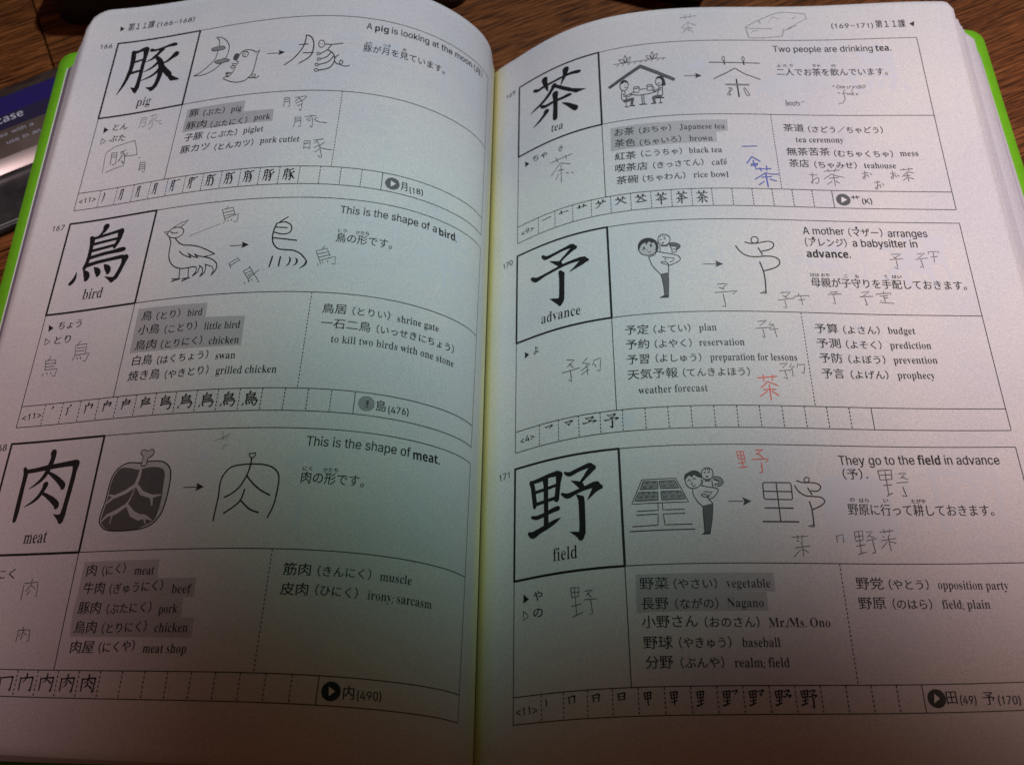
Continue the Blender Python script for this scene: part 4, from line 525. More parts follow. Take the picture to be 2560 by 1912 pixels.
["mnemonic_illustration","two people drinking tea at a table under a roof","R",[["l","ink",0,0,0.158,"5195 2422 5642 2438 6178 2439 6606 2406 7030 2413"],["l","ink",0,0,0.126,"5370 2467 5298 2560"],["l","ink",0,0,0.125,"5559 2475 5500 2572"],["l","ink",0,0,0.125,"5761 2464 5703 2562"],["l","ink",0,0,0.125,"5976 2469 5918 2550"],["l","ink",0,0,0.125,"6190 2453 6132 2535"],["l","ink",0,0,0.125,"6363 2455 6319 2529"],["l","ink",0,0,0.124,"6563 2455 6513 2529"],["l","ink",0,0,0.124,"6776 2446 6732 2514"],["l","ink",0,0,0.124,"6962 2439 6918 2507"],["l","ink",1,1,0.158,"5619 2080 5664 2258 5615 2425 5576 2238"],["l","ink",1,1,0.157,"5588 2426 5456 2359 5403 2227 5541 2286"],["l","ink",1,1,0.157,"5637 2430 5719 2233 5803 2184 5768 2336"],["l","ink",1,1,0.157,"6573 2069 6608 2240 6566 2411 6523 2228"],["l","ink",1,1,0.156,"6539 2415 6409 2359 6358 2233 6481 2267"],["l","ink",1,1,0.156,"6587 2414 6671 2219 6758 2194 6703 2345"],["f","dark",0,"4970 3439 6127 2625 7289 3419 7229 3521 6124 2771 5012 3534"],["l","ink",0,0,0.155,"4970 3439 6127 2625 7289 3419 7229 3521 6124 2771 5012 3534 4970 3439"],["l","ink",1,1,0.185,"5372 3470 5425 3320 5535 3254 5637 3348 5663 3515 5607 3683 5497 3748 5397 3637"],["f","ink",1,"5366 3486 5412 3317 5548 3257 5645 3343 5582 3380 5539 3335 5488 3388 5421 3409"],["l","ink",1,0,0.123,"5527 3576 5570 3621 5606 3586"],["l","ink",0,0,0.092,"5537 3489 5569 3485"],["l","ink",1,0,0.184,"5432 3734 5402 3976 5425 4158"],["l","ink",1,0,0.153,"5524 3754 5533 3827 5557 3886"],["l","ink",1,0,0.183,"5464 3883 5592 3981 5727 3920 5835 3852"],["l","ink",1,0,0.152,"5460 3971 5614 4057 5749 3995"],["l","ink",1,0,0.152,"5562 4046 5572 4118 5583 4156"],["f","dark",0,"5425 4165 5809 4112 5837 4177 5783 4440 5688 4415 5723 4254 5497 4296"],["l","ink",0,0,0.3,"5672 4471 5828 4490"],["l","ink",0,0,0.181,"5488 4487 5631 4516"],["l","ink",0,0,0.151,"5562 4310 5553 4493"],["l","ink",0,0,0.152,"5840 3675 5852 3890 6011 3911 6037 3682"],["l","ink",1,1,0.122,"5840 3668 5887 3634 5991 3645 6037 3682 5987 3716 5882 3711"],["l","ink",0,0,0.152,"6298 3645 6311 3877 6462 3880 6491 3654"],["l","ink",1,1,0.122,"6299 3638 6348 3609 6452 3614 6491 3654 6442 3687 6343 3687"],["l","ink",1,0,0.151,"6488 3707 6551 3786 6490 3849"],["l","ink",1,0,0.182,"5712 3942 5983 4037 6349 4023 6626 3954"],["l","ink",0,0,0.152,"6036 3781 6290 3786"],["l","ink",0,0,0.181,"6101 4032 6102 4466"],["l","ink",0,0,0.181,"6171 4032 6166 4476"],["l","ink",0,0,0.239,"6011 4472 6243 4487"],["l","ink",1,1,0.183,"6612 3492 6647 3354 6746 3312 6838 3394 6849 3538 6788 3673 6696 3691 6622 3618"],["f","ink",1,"6607 3438 6655 3301 6789 3263 6900 3365 6944 3683 6826 3695 6831 3500 6782 3370 6678 3358"],["l","ink",1,0,0.121,"6678 3561 6714 3601 6756 3563"],["l","ink",0,0,0.182,"6721 3701 6681 3908 6642 4114"],["l","ink",0,0,0.182,"6825 3712 6823 3924 6815 4133"],["l","ink",0,0,0.151,"6794 3780 6672 3854 6487 3901"],["l","ink",0,0,0.151,"6788 3867 6614 3953 6484 3936"],["f","dark",0,"6470 4163 6629 4119 6822 4141 6763 4250 6541 4283 6561 4446 6479 4436 6440 4229"],["l","ink",0,0,0.268,"6412 4486 6559 4480"],["l","ink",0,0,0.269,"6595 4248 6839 4265"],["l","ink",0,0,0.15,"6722 4280 6722 4478"],["l","ink",0,0,0.179,"6657 4488 6791 4486"]]],
["arrow","","R",[["l","ink",0,0,0.213,"7597 3324 8016 3324"],["f","ink",0,"7987 3202 8212 3335 7980 3451 8016 3324"]]],
["mnemonic_sketch","two people drinking tea turned into the strokes of a character","R",[["l","ink",0,0,0.247,"8517 2716 9233 2729 10283 2755"],["l","ink",0,0,0.31,"9049 2642 9051 2815"],["l","ink",0,0,0.31,"9725 2656 9729 2825"],["l","ink",1,1,0.156,"9041 2425 9080 2570 9041 2649 8987 2570"],["l","ink",1,1,0.156,"9735 2439 9774 2573 9733 2656 9680 2574"],["l","ink",0,0,0.243,"8618 3489 9079 3215 9391 3000 9709 3263 10224 3511"],["l","ink",0,0,0.335,"9392 3514 9409 4315"],["l","ink",0,0,0.121,"9002 3731 9817 3736 9811 3789 8997 3780 9002 3731"],["f","gray",0,"9002 3731 9817 3736 9811 3789 8997 3780"],["l","ink",1,1,0.151,"9083 3919 9180 3919 9201 3971 9091 4163 9137 4225 9019 4225 9141 3971"],["l","ink",1,1,0.151,"9619 3914 9664 3931 9736 4120 9791 4216 9733 4265 9672 4225 9616 4018"]]],
["mnemonic_illustration","mother carrying a laughing baby on her back","R",[["f","dark",1,"6617 10340 6801 10344 6936 10460 6853 10582 6783 10598 6813 10495 6655 10457"],["l","ink",1,1,0.128,"6617 10340 6801 10344 6936 10460 6853 10582 6783 10598 6813 10495 6655 10457"],["f","pale",1,"5659 10462 5643 10546 5728 10684 5874 10742 6061 10719 6195 10604 6157 10288 5907 10205"],["f","ink",1,"5610 10513 5629 10287 5748 10129 5938 10079 6120 10141 6238 10296 6257 10468 6194 10619 6144 10571 6171 10432 6123 10285 6041 10291 5964 10226 5875 10345 5857 10257 5786 10283 5724 10342 5659 10462"],["l","ink",1,0,0.18,"5659 10462 5643 10546 5728 10684 5874 10742 6061 10719 6195 10604"],["f","ink",1,"5773 10425 5806 10417 5833 10477 5806 10525 5774 10490"],["f","ink",1,"5992 10335 6025 10327 6058 10393 6031 10453 5999 10415"],["l","ink",0,0,0.077,"5727 10499 5760 10531"],["l","ink",0,0,0.102,"5876 10530 5897 10561"],["l","ink",1,0,0.128,"5910 10610 5950 10643 5999 10600"],["l","ink",0,0,0.153,"5902 10751 5927 10818 6127 10754 6176 10645"],["l","ink",0,0,0.102,"5986 10796 5967 10738"],["l","ink",0,0,0.102,"6080 10769 6061 10705"],["l","ink",1,0,0.178,"5927 10818 6012 11121 6136 11327 6251 11488"],["l","ink",1,0,0.178,"6182 10626 6408 10693 6656 10759 6834 10834 6897 10963 6769 11081 6534 11186"],["l","ink",0,0,0.152,"6347 10843 6724 10925 6660 11011 6565 11060"],["l","ink",0,0,0.126,"6417 10890 6445 10990 6463 10894"],["l","ink",1,0,0.151,"6288 11034 6385 11028 6485 11071 6473 11137 6357 11101 6288 11039"],["l","ink",0,0,0.176,"6516 11107 6503 11452"],["f","dark",0,"6257 11497 6493 11443 6485 11711 6441 12263 6323 12255 6315 11971 6293 11697"],["l","ink",0,0,0.15,"6257 11497 6493 11443 6485 11711 6435 12343 6171 12343 6323 12255 6315 11971 6293 11697 6257 11497"],["f","ink",0,"6171 12337 6323 12255 6441 12263 6436 12337"],["l","ink",1,1,0.18,"6257 10183 6293 10057 6386 9993 6502 9997 6607 10083 6631 10213 6582 10338 6474 10407 6359 10386 6276 10313"],["l","ink",0,0,0.103,"6321 10088 6359 10054"],["l","ink",0,0,0.103,"6419 10025 6421 10097"],["l","ink",0,0,0.103,"6487 10045 6459 10114"],["l","ink",1,0,0.103,"6306 10210 6339 10176 6367 10198"],["l","ink",1,0,0.103,"6432 10175 6468 10149 6496 10180"],["f","ink",0,"6366 10293 6452 10285 6403 10356"],["l","ink",0,0,0.153,"6301 10401 6295 10656"],["l","ink",0,0,0.153,"6581 10358 6664 10585 6662 10739"],["f","dark",0,"6341 10413 6555 10396 6556 10453 6348 10453"],["l","ink",1,0,0.127,"6668 10585 6784 10578 6807 10644 6776 10690 6684 10685"],["l","ink",0,0,0.127,"6205 10620 6252 10439"]]],
["arrow","","R",[["l","ink",0,0,0.176,"7572 11176 7994 11183"],["f","ink",0,"7956 11053 8206 11176 7950 11295 7995 11180"]]],
["mnemonic_sketch","mother and baby turned into the strokes of a character","R",[["l","ink",1,1,0.232,"9163 10277 9204 10177 9283 10141 9362 10173 9386 10272 9341 10357 9256 10390 9184 10361"],["l","ink",1,0,0.257,"8956 10351 9114 10399 9350 10385 9663 10312 9824 10344 9857 10456 9746 10599 9455 10691"],["l","ink",0,0,0.256,"9357 10568 9459 10817"],["l","ink",1,0,0.256,"8655 10495 8757 10691 8948 10855 9198 10906 9551 10870 9805 10890 9955 10996 9946 11162 9778 11305 9428 11424"],["l","ink",1,0,0.253,"9343 11097 9417 11424 9436 11750 9409 12234"],["l","ink",0,0,0.198,"9409 12234 9243 12233 9395 12160"]]],
["mnemonic_illustration","planted field plots beside a man carrying a baby","R",[["l","ink",0,0,0.162,"5270 18257 6203 18253 6500 18955 4953 18957 5270 18257"],["f","gray",0,"5306 18310 5707 18321 5697 18546 5201 18543"],["f","gray",0,"5746 18318 6168 18310 6279 18542 5764 18544"],["f","gray",0,"5158 18621 5692 18629 5678 18877 5040 18876"],["f","gray",0,"5772 18625 6316 18629 6420 18868 5777 18878"],["l","ink",0,0,0.135,"5306 18310 5707 18321 5697 18546 5201 18543 5306 18310"],["l","ink",0,0,0.134,"5746 18318 6168 18310 6279 18542 5764 18544 5746 18318"],["l","ink",0,0,0.134,"5158 18621 5692 18629 5678 18877 5040 18876 5158 18621"],["l","ink",0,0,0.133,"5772 18625 6316 18629 6420 18868 5777 18878 5772 18625"],["l","ink",0,0,0.108,"5388 18334 5380 18376 5421 18336 5414 18378 5455 18338"],["l","ink",0,0,0.107,"5577 18337 5569 18381 5610 18339 5602 18383 5641 18340"],["l","ink",0,0,0.107,"5298 18455 5289 18504 5336 18457 5328 18507 5375 18459 5367 18509"],["l","ink",0,0,0.107,"5492 18452 5484 18499 5531 18454 5522 18501 5569 18456"],["l","ink",0,0,0.107,"5809 18343 5812 18385 5848 18345 5850 18387 5886 18346"],["l","ink",0,0,0.107,"6016 18338 6018 18380 6055 18340 6057 18381 6088 18341"],["l","ink",0,0,0.107,"5828 18450 5830 18497 5866 18451 5868 18499 5910 18453"],["l","ink",0,0,0.107,"6040 18442 6041 18492 6078 18443 6079 18494 6124 18445"],["l","ink",0,0,0.107,"5260 18641 5253 18680 5299 18644 5292 18682"],["l","ink",0,0,0.107,"5428 18643 5420 18684 5467 18645 5459 18686"],["l","ink",0,0,0.107,"5570 18645 5562 18686 5608 18647 5600 18688"],["l","ink",0,0,0.107,"5190 18739 5181 18802 5229 18742 5220 18805 5267 18744"],["l","ink",0,0,0.107,"5345 18735 5336 18795 5384 18737 5375 18798 5422 18740"],["l","ink",0,0,0.106,"5525 18740 5516 18800 5563 18742 5554 18802 5602 18744"],["l","ink",0,0,0.106,"5814 18643 5817 18682 5853 18645 5855 18684 5896 18647"],["l","ink",0,0,0.106,"6007 18643 6009 18685 6045 18645 6047 18686"],["l","ink",0,0,0.106,"6199 18642 6201 18683 6238 18643 6240 18684"],["l","ink",0,0,0.106,"5832 18754 5833 18815 5870 18756 5871 18817 5916 18758"],["l","ink",0,0,0.106,"6037 18754 6038 18815 6076 18756 6076 18816 6121 18758"],["l","ink",0,0,0.106,"6217 18753 6217 18810 6255 18754 6256 18811 6306 18755"],["l","ink",0,0,0.158,"5670 18959 5663 19168 5087 19172"],["l","ink",0,0,0.157,"6376 19161 5791 19163 5787 18964"],["l","ink",0,0,0.158,"5068 19280 5656 19276 5627 19593 4935 19603"],["l","ink",0,0,0.157,"6392 19278 5795 19282 5816 19592 6549 19590"],["l","ink",0,0,0.183,"4864 19738 6600 19735"],["f","ink",1,"6438 18325 6455 18172 6565 18085 6725 18033 6875 18098 6918 18253 6787 18222 6714 18164 6657 18233 6583 18189 6500 18257"],["l","ink",1,0,0.161,"6459 18284 6463 18395 6530 18522 6667 18567 6799 18528 6885 18433 6910 18294"],["l","ink",1,0,0.134,"6523 18347 6573 18309 6611 18349"],["l","ink",1,0,0.134,"6664 18303 6718 18268 6754 18305"],["l","ink",1,0,0.107,"6623 18385 6646 18428 6614 18432"],["l","ink",1,0,0.133,"6624 18469 6686 18498 6740 18463"],["l","ink",1,0,0.16,"6641 18580 6651 18759 6750 18953 6861 19085"],["l","ink",1,0,0.16,"6880 18488 7095 18533 7296 18577 7327 18660 7223 18810 7088 18882"],["l","ink",0,0,0.159,"7017 18821 7158 19019"],["l","ink",0,0,0.133,"6928 18668 7171 18680 7114 18740 7042 18835"],["l","ink",1,0,0.132,"6858 18741 6973 18743 7046 18780 6991 18826 6892 18791 6858 18741"],["f","dark",0,"6871 19091 7157 19027 7100 19445 7015 19821 6863 19827 6868 19495"],["l","ink",0,0,0.131,"6871 19091 7157 19027 7100 19445 7015 19821 6863 19827 6868 19495 6871 19091"],["f","ink",0,"6770 19891 6851 19824 7015 19821 7009 19882"],["l","ink",1,1,0.161,"6918 18141 6959 18029 7042 17975 7158 17976 7230 18048 7241 18146 7197 18257 7102 18306 7012 18305 6940 18245"],["l","ink",0,0,0.108,"7040 17989 7061 18045"],["l","ink",0,0,0.108,"7106 17976 7101 18040"],["l","ink",0,0,0.108,"7156 17996 7138 18060"],["l","ink",1,0,0.108,"6982 18122 7018 18095 7041 18123"],["l","ink",1,0,0.108,"7094 18107 7130 18086 7159 18108"],["f","ink",0,"7025 18213 7116 18209 7067 18269"],["f","dark",0,"6997 18324 7145 18315 7141 18365 6998 18374"],["l","ink",0,0,0.134,"6955 18309 6906 18489"],["l","ink",0,0,0.161,"7192 18313 7196 18548"],["b","gray",1,"7236 18258 64 7400 18301 80 7461 18399 80 7357 18481 59"],["l","ink",1,0,0.134,"7226 18230 7405 18245 7497 18371 7434 18482 7327 18522"],["l","ink",1,0,0.107,"7244 18313 7368 18370 7361 18440 7257 18452 7289 18516"]]],
["arrow","","R",[["l","ink",0,0,0.158,"7576 18955 7992 18950"],["f","ink",0,"7971 18833 8211 18952 7971 19078 8018 18953"]]],
["mnemonic_sketch","field and man turned into the strokes of a character","R",[["l","ink",0,0,0.215,"8581 18439 8624 18403 9332 18401 9371 18451 9360 18855 9328 18897 8606 18892 8568 18857 8581 18439"],["l","ink",0,0,0.214,"8568 18660 9364 18663"],["l","ink",0,0,0.216,"8957 18401 8955 18902 8952 19510"],["l","ink",0,0,0.238,"8569 19142 9341 19141"],["l","ink",0,0,0.262,"8466 19533 9440 19530"],["l","ink",1,1,0.19,"9757 18304 9788 18248 9844 18230 9897 18265 9898 18321 9851 18369 9792 18376 9759 18349"],["l","ink",1,0,0.217,"9544 18336 9716 18389 10007 18389 10159 18441 10185 18538 10078 18636 9908 18626"],["l","ink",0,0,0.216,"9827 18545 9914 18736"],["l","ink",1,0,0.216,"9466 18482 9550 18646 9718 18767 9925 18791 10158 18814 10246 18935 10095 19074 9857 19179"],["l","ink",1,0,0.214,"9819 18943 9857 19179 9852 19644"],["l","ink",0,0,0.184,"9849 19665 9700 19654 9850 19604"]]],
["pencil_note","light pencilled practice character beside the reading of pig","L",[["l","faint",0,0,0.191,"-14054 5420 -14035 5691 -14063 5854"],["l","faint",0,0,0.191,"-14054 5420 -13838 5438 -13831 5803 -13889 5840 -13941 5806"],["l","faint",0,0,0.167,"-14042 5520 -13853 5520"],["l","faint",0,0,0.166,"-14041 5617 -13849 5630"],["l","faint",0,0,0.167,"-13722 5413 -13440 5384"],["l","faint",0,0,0.167,"-13565 5420 -13611 5605 -13710 5658"],["l","faint",0,0,0.214,"-13605 5534 -13518 5818 -13607 6004 -13662 5909"],["l","faint",0,0,0.166,"-13593 5682 -13726 5776"],["l","faint",0,0,0.166,"-13414 5500 -13524 5599 -13298 5717 -13183 5693"],["l","faint",0,0,0.165,"-13281 5793 -13143 5870"]]],
["pencil_note","pencilled practice character inside a drawn box, below the readings of pig","L",[["l","pencil",0,0,0.139,"-15163 6752 -15093 7565"],["l","pencil",1,0,0.116,"-15157 6730 -14856 6520 -14412 6433 -14095 6374"],["l","pencil",1,0,0.188,"-14095 6374 -13966 6682 -13860 7031"],["l","pencil",0,0,0.162,"-13860 7031 -14342 6999"],["l","pencil",1,0,0.137,"-14968 7585 -14606 7450 -14270 7383"],["l","pencil",0,0,0.209,"-14916 6769 -14879 7056 -14859 7268"],["l","pencil",0,0,0.209,"-14916 6769 -14707 6770 -14648 7235 -14704 7318 -14785 7258"],["l","pencil",0,0,0.162,"-14904 6865 -14706 6864"],["l","pencil",0,0,0.162,"-14891 6961 -14693 6959"],["l","pencil",0,0,0.163,"-14568 6794 -14341 6729"],["l","pencil",0,0,0.163,"-14444 6757 -14547 6880"],["l","pencil",1,0,0.256,"-14462 6778 -14344 7033 -14311 7306 -14430 7181"],["l","pencil",0,0,0.279,"-14449 6921 -14562 7180"],["l","pencil",0,0,0.163,"-14242 6865 -14345 6986"]]],
["pencil_note","small pencilled dash and moon radical","L",[["l","pencil",0,0,0.139,"-13774 7164 -13685 7169"],["l","pencil",0,0,0.184,"-13652 7395 -13618 7632 -13623 7745"],["l","pencil",0,0,0.184,"-13652 7395 -13441 7413 -13390 7676 -13395 7834 -13495 7781"],["l","pencil",0,0,0.184,"-13641 7490 -13429 7507"],["l","pencil",0,0,0.183,"-13629 7584 -13418 7601"],["l","pencil",0,0,0.183,"-13606 7680 -13412 7671"]]],
["pencil_note","pencilled practice characters beside the pig vocabulary","L",[["l","pencil",0,0,0.125,"-8708 5440 -8678 5641 -8683 5818"],["l","pencil",0,0,0.125,"-8708 5440 -8519 5432 -8473 5812 -8544 5808"],["l","pencil",0,0,0.125,"-8688 5521 -8517 5502"],["l","pencil",0,0,0.124,"-8681 5621 -8512 5592"],["l","pencil",0,0,0.124,"-8360 5451 -7962 5394"],["l","pencil",0,0,0.124,"-8175 5428 -8319 5631"],["l","pencil",1,0,0.141,"-8198 5487 -8080 5610 -8066 5887 -8071 6015 -8135 5944"],["l","pencil",0,0,0.123,"-8106 5590 -8277 5703"],["l","pencil",0,0,0.123,"-8072 5729 -8215 5814"],["l","pencil",0,0,0.123,"-7943 5425 -8089 5600"],["l","pencil",0,0,0.139,"-8224 6302 -8193 6526 -8228 6717"],["l","pencil",0,0,0.139,"-8224 6302 -8026 6289 -7990 6667 -8064 6684"],["l","pencil",0,0,0.121,"-8204 6391 -8025 6357"],["l","pencil",0,0,0.121,"-8193 6468 -8020 6444"],["l","pencil",0,0,0.121,"-7905 6282 -7531 6224"],["l","pencil",1,0,0.138,"-7723 6215 -7632 6380 -7605 6708 -7689 6641"],["l","pencil",0,0,0.103,"-7716 6322 -7840 6418"],["l","pencil",0,0,0.103,"-7675 6400 -7772 6477"],["l","pencil",0,0,0.103,"-7485 6291 -7569 6399"],["l","pencil",1,0,0.103,"-7569 6399 -7406 6493 -7132 6523"],["l","pencil",0,0,0.135,"-7783 7298 -7756 7608"],["l","pencil",0,0,0.135,"-7783 7298 -7583 7279 -7563 7599 -7619 7627"],["l","pencil",0,0,0.134,"-7769 7402 -7578 7373"],["l","pencil",0,0,0.134,"-7762 7561 -7570 7542"],["l","pencil",0,0,0.118,"-7488 7259 -7168 7194"],["l","pencil",0,0,0.117,"-7341 7238 -7441 7391"],["l","pencil",1,0,0.151,"-7364 7295 -7268 7462 -7189 7740 -7140 7952 -7276 7864"],["l","pencil",0,0,0.117,"-7298 7463 -7433 7569"],["l","pencil",0,0,0.116,"-7235 7611 -7395 7746"],["l","pencil",0,0,0.1,"-7107 7324 -7278 7500"],["l","pencil",1,0,0.1,"-7278 7500 -7134 7588 -6834 7628"]]],
["pencil_note","two pencilled practice characters below the readings of bird","L",[["l","pencil",0,0,0.171,"-14233 14018 -14308 14170"],["l","pencil",0,0,0.171,"-14369 14162 -14315 14569"],["l","pencil",0,0,0.171,"-14369 14162 -13962 14159 -13933 14481"],["l","pencil",0,0,0.17,"-14308 14277 -13988 14278"],["l","pencil",0,0,0.17,"-14320 14382 -13988 14385"],["l","pencil",0,0,0.169,"-14300 14517 -13784 14500 -13860 14754 -13979 14740"],["l","pencil",0,0,0.169,"-14338 14593 -14368 14695"],["l","pencil",0,0,0.169,"-14225 14579 -14180 14680"],["l","pencil",0,0,0.169,"-14113 14566 -14053 14679"],["l","pencil",0,0,0.17,"-15225 14442 -15298 14595"],["l","pencil",0,0,0.17,"-15388 14586 -15316 14939"],["l","pencil",0,0,0.17,"-15388 14586 -15006 14598 -14989 14760"],["l","pencil",0,0,0.169,"-15368 14695 -15005 14705"],["l","pencil",0,0,0.169,"-15355 14803 -15004 14811"],["l","pencil",0,0,0.169,"-15324 14912 -14873 14904 -14904 15164 -15001 15128"],["l","pencil",0,0,0.168,"-15352 15015 -15369 15119"],["l","pencil",0,0,0.168,"-15241 14999 -15188 15084"],["l","pencil",0,0,0.168,"-15095 15003 -15055 15081"]]],
["pencil_note","pencilled practice character and a faint line above the bird drawing","L",[["l","pencil",0,0,0.169,"-9912 9717 -9970 9829"],["l","pencil",0,0,0.169,"-10099 9845 -9910 10306"],["l","pencil",0,0,0.169,"-10099 9845 -9741 9793 -9609 10101"],["l","pencil",0,0,0.169,"-10050 9969 -9693 9916"],["l","pencil",0,0,0.168,"-10001 10092 -9646 10038"],["l","pencil",0,0,0.167,"-9956 10196 -9514 10050 -9515 10343 -9646 10331"],["l","pencil",0,0,0.167,"-9958 10330 -9958 10389"],["l","pencil",0,0,0.167,"-9841 10254 -9806 10304"],["l","pencil",0,0,0.166,"-9741 10235 -9693 10298"],["l","faint",0,0,0.085,"-11081 10721 -10054 10379"]]],
["pencil_note","pencilled character pieces below the arrow beside the bird","L",[["l","pencil",0,0,0.157,"-8807 12008 -8843 12089"],["l","pencil",0,0,0.157,"-8998 12190 -8741 12559"],["l","pencil",0,0,0.157,"-8998 12190 -8798 12064 -8634 12319"],["l","pencil",0,0,0.156,"-8935 12276 -8730 12178"],["l","pencil",0,0,0.156,"-8867 12389 -8692 12262"],["l","pencil",0,0,0.155,"-8805 12464 -8513 12160"],["l","pencil",0,0,0.155,"-8634 12319 -8447 12573 -8516 12597"],["l","pencil",0,0,0.155,"-8909 12578 -8873 12645"],["l","pencil",0,0,0.155,"-8794 12530 -8761 12586"],["l","pencil",0,0,0.155,"-8705 12480 -8660 12547"],["l","pencil",0,0,0.213,"-9501 11879 -9420 12052"],["l","pencil",0,0,0.16,"-9525 11889 -9255 11703 -9160 11820"],["l","pencil",0,0,0.159,"-9461 11966 -9216 11789"]]],
["pencil_note","pencilled practice character right of the bird sketch","L",[["l","pencil",0,0,0.154,"-6604 11293 -6674 11410"],["l","pencil",0,0,0.154,"-6850 11503 -6649 11968"],["l","pencil",0,0,0.154,"-6850 11503 -6536 11385 -6410 11646"],["l","pencil",0,0,0.153,"-6798 11613 -6483 11511"],["l","pencil",0,0,0.153,"-6751 11723 -6436 11620"],["l","pencil",0,0,0.152,"-6690 11831 -6245 11662 -6235 11940 -6329 11931"],["l","pencil",0,0,0.152,"-6746 11945 -6726 12027"],["l","pencil",0,0,0.152,"-6617 11855 -6584 11937"],["l","pencil",0,0,0.152,"-6482 11819 -6448 11900"]]],
["pencil_note","pencilled scribble above the meat sketch","L",[["l","faint",0,0,0.185,"-8920 17695 -8474 17490"],["l","faint",0,0,0.139,"-8742 17398 -8647 17680"],["l","faint",0,0,0.139,"-8747 17631 -8521 17614"],["l","faint",0,0,0.138,"-8618 17843 -8643 17957"],["l","faint",0,0,0.138,"-8618 17843 -8489 17800"]]],
["pencil_note","pencilled practice character beside the reading of meat","L",[["l","pencil",0,0,0.145,"-14122 21617 -14105 22037"],["l","pencil",0,0,0.145,"-14134 21574 -13665 21540 -13608 21929 -13688 21927"],["l","pencil",0,0,0.145,"-13877 21448 -13880 21622 -14017 21793"],["l","pencil",0,0,0.144,"-13880 21622 -13716 21733"],["l","pencil",0,0,0.144,"-13870 21752 -13959 21902"]]],
["pencil_note","lower pencilled practice character in the meat reading column","L",[["l","pencil",0,0,0.14,"-13946 22853 -13949 23167"],["l","pencil",0,0,0.14,"-13946 22853 -13574 22845 -13526 23144 -13603 23145"],["l","pencil",0,0,0.14,"-13803 22770 -13782 22916 -13898 23021"],["l","pencil",0,0,0.14,"-13772 22916 -13640 22979"],["l","pencil",0,0,0.139,"-13762 22987 -13822 23104"]]],
["pencil_note","pencilled practice characters beside the reading of tea","R",[["l","pencil",0,0,0.198,"2720 6097 3565 6031"],["l","pencil",0,0,0.196,"2940 5940 3028 6190"],["l","pencil",0,0,0.192,"3331 6006 3357 6191"],["l","pencil",0,0,0.193,"3118 6264 2745 6686"],["l","pencil",0,0,0.193,"3118 6264 3498 6454"],["l","pencil",0,0,0.193,"3022 6568 3261 6600"],["l","pencil",0,0,0.192,"3146 6345 3145 7132"],["l","pencil",0,0,0.192,"3050 6718 2926 6938"],["l","pencil",0,0,0.189,"3316 6760 3431 6839"],["l","pencil",0,0,0.248,"3547 6835 3591 6879"],["l","pencil",0,0,0.197,"3068 5540 3219 5572"],["l","pencil",1,0,0.196,"3149 5470 3206 5637 3098 5610"],["l","pencil",1,0,0.196,"3098 5610 3084 5689 3186 5748"]]],
["pencil_note","pencilled practice character in the top margin","R",[["l","faint",0,0,0.198,"7663 504 8261 421"],["l","faint",0,0,0.199,"7860 336 7859 572"],["l","faint",0,0,0.199,"8057 324 8028 543"],["l","faint",0,0,0.197,"7957 735 7671 990"],["l","faint",0,0,0.197,"7939 758 8205 904"],["l","faint",0,0,0.196,"7724 1033 8085 1015"],["l","faint",0,0,0.197,"7932 851 7932 1201"],["l","faint",0,0,0.196,"7886 1082 7679 1262"],["l","faint",0,0,0.196,"7969 1087 8093 1263"]]],
["pencil_note","pencilled sketch of a slab-like box in the top margin","R",[["l","faint",0,0,0.262,"9974 1003 10039 1537"],["l","faint",1,0,0.195,"10039 1537 10483 1540 11244 1452"],["l","faint",0,0,0.324,"11244 1452 11342 1112"],["l","faint",0,0,0.164,"9974 1003 10089 1079 10926 1089"],["l","faint",1,0,0.197,"9974 1003 10649 574 11331 282 12189 378"],["l","faint",0,0,0.163,"12189 378 12218 670"],["l","faint",0,0,0.13,"11332 1188 12230 578"],["l","faint",0,0,0.198,"10472 652 10534 845"],["l","faint",1,0,0.13,"10148 1308 10244 1192 10410 1206"],["l","faint",1,0,0.131,"10847 805 10963 535 11262 614"],["l","faint",0,0,0.26,"11481 1113 11811 927"],["l","faint",0,0,0.196,"11682 619 11836 507"]]],
["pencil_note","handwritten word boots","R",[["l","pencil",1,0,0.214,"11012 4430 10992 4673 11066 4637 11064 4533 11003 4590"],["l","pencil",1,1,0.183,"11133 4531 11098 4602 11116 4670 11173 4641 11180 4544"],["l","pencil",1,1,0.183,"11252 4529 11216 4599 11234 4668 11291 4639 11298 4541"],["l","pencil",0,0,0.183,"11363 4457 11346 4665"],["l","pencil",0,0,0.183,"11309 4541 11413 4525"],["l","pencil",1,0,0.183,"11481 4538 11413 4567 11458 4628 11397 4685"],["l","pencil",0,0,0.183,"11538 4509 11637 4486"]]],
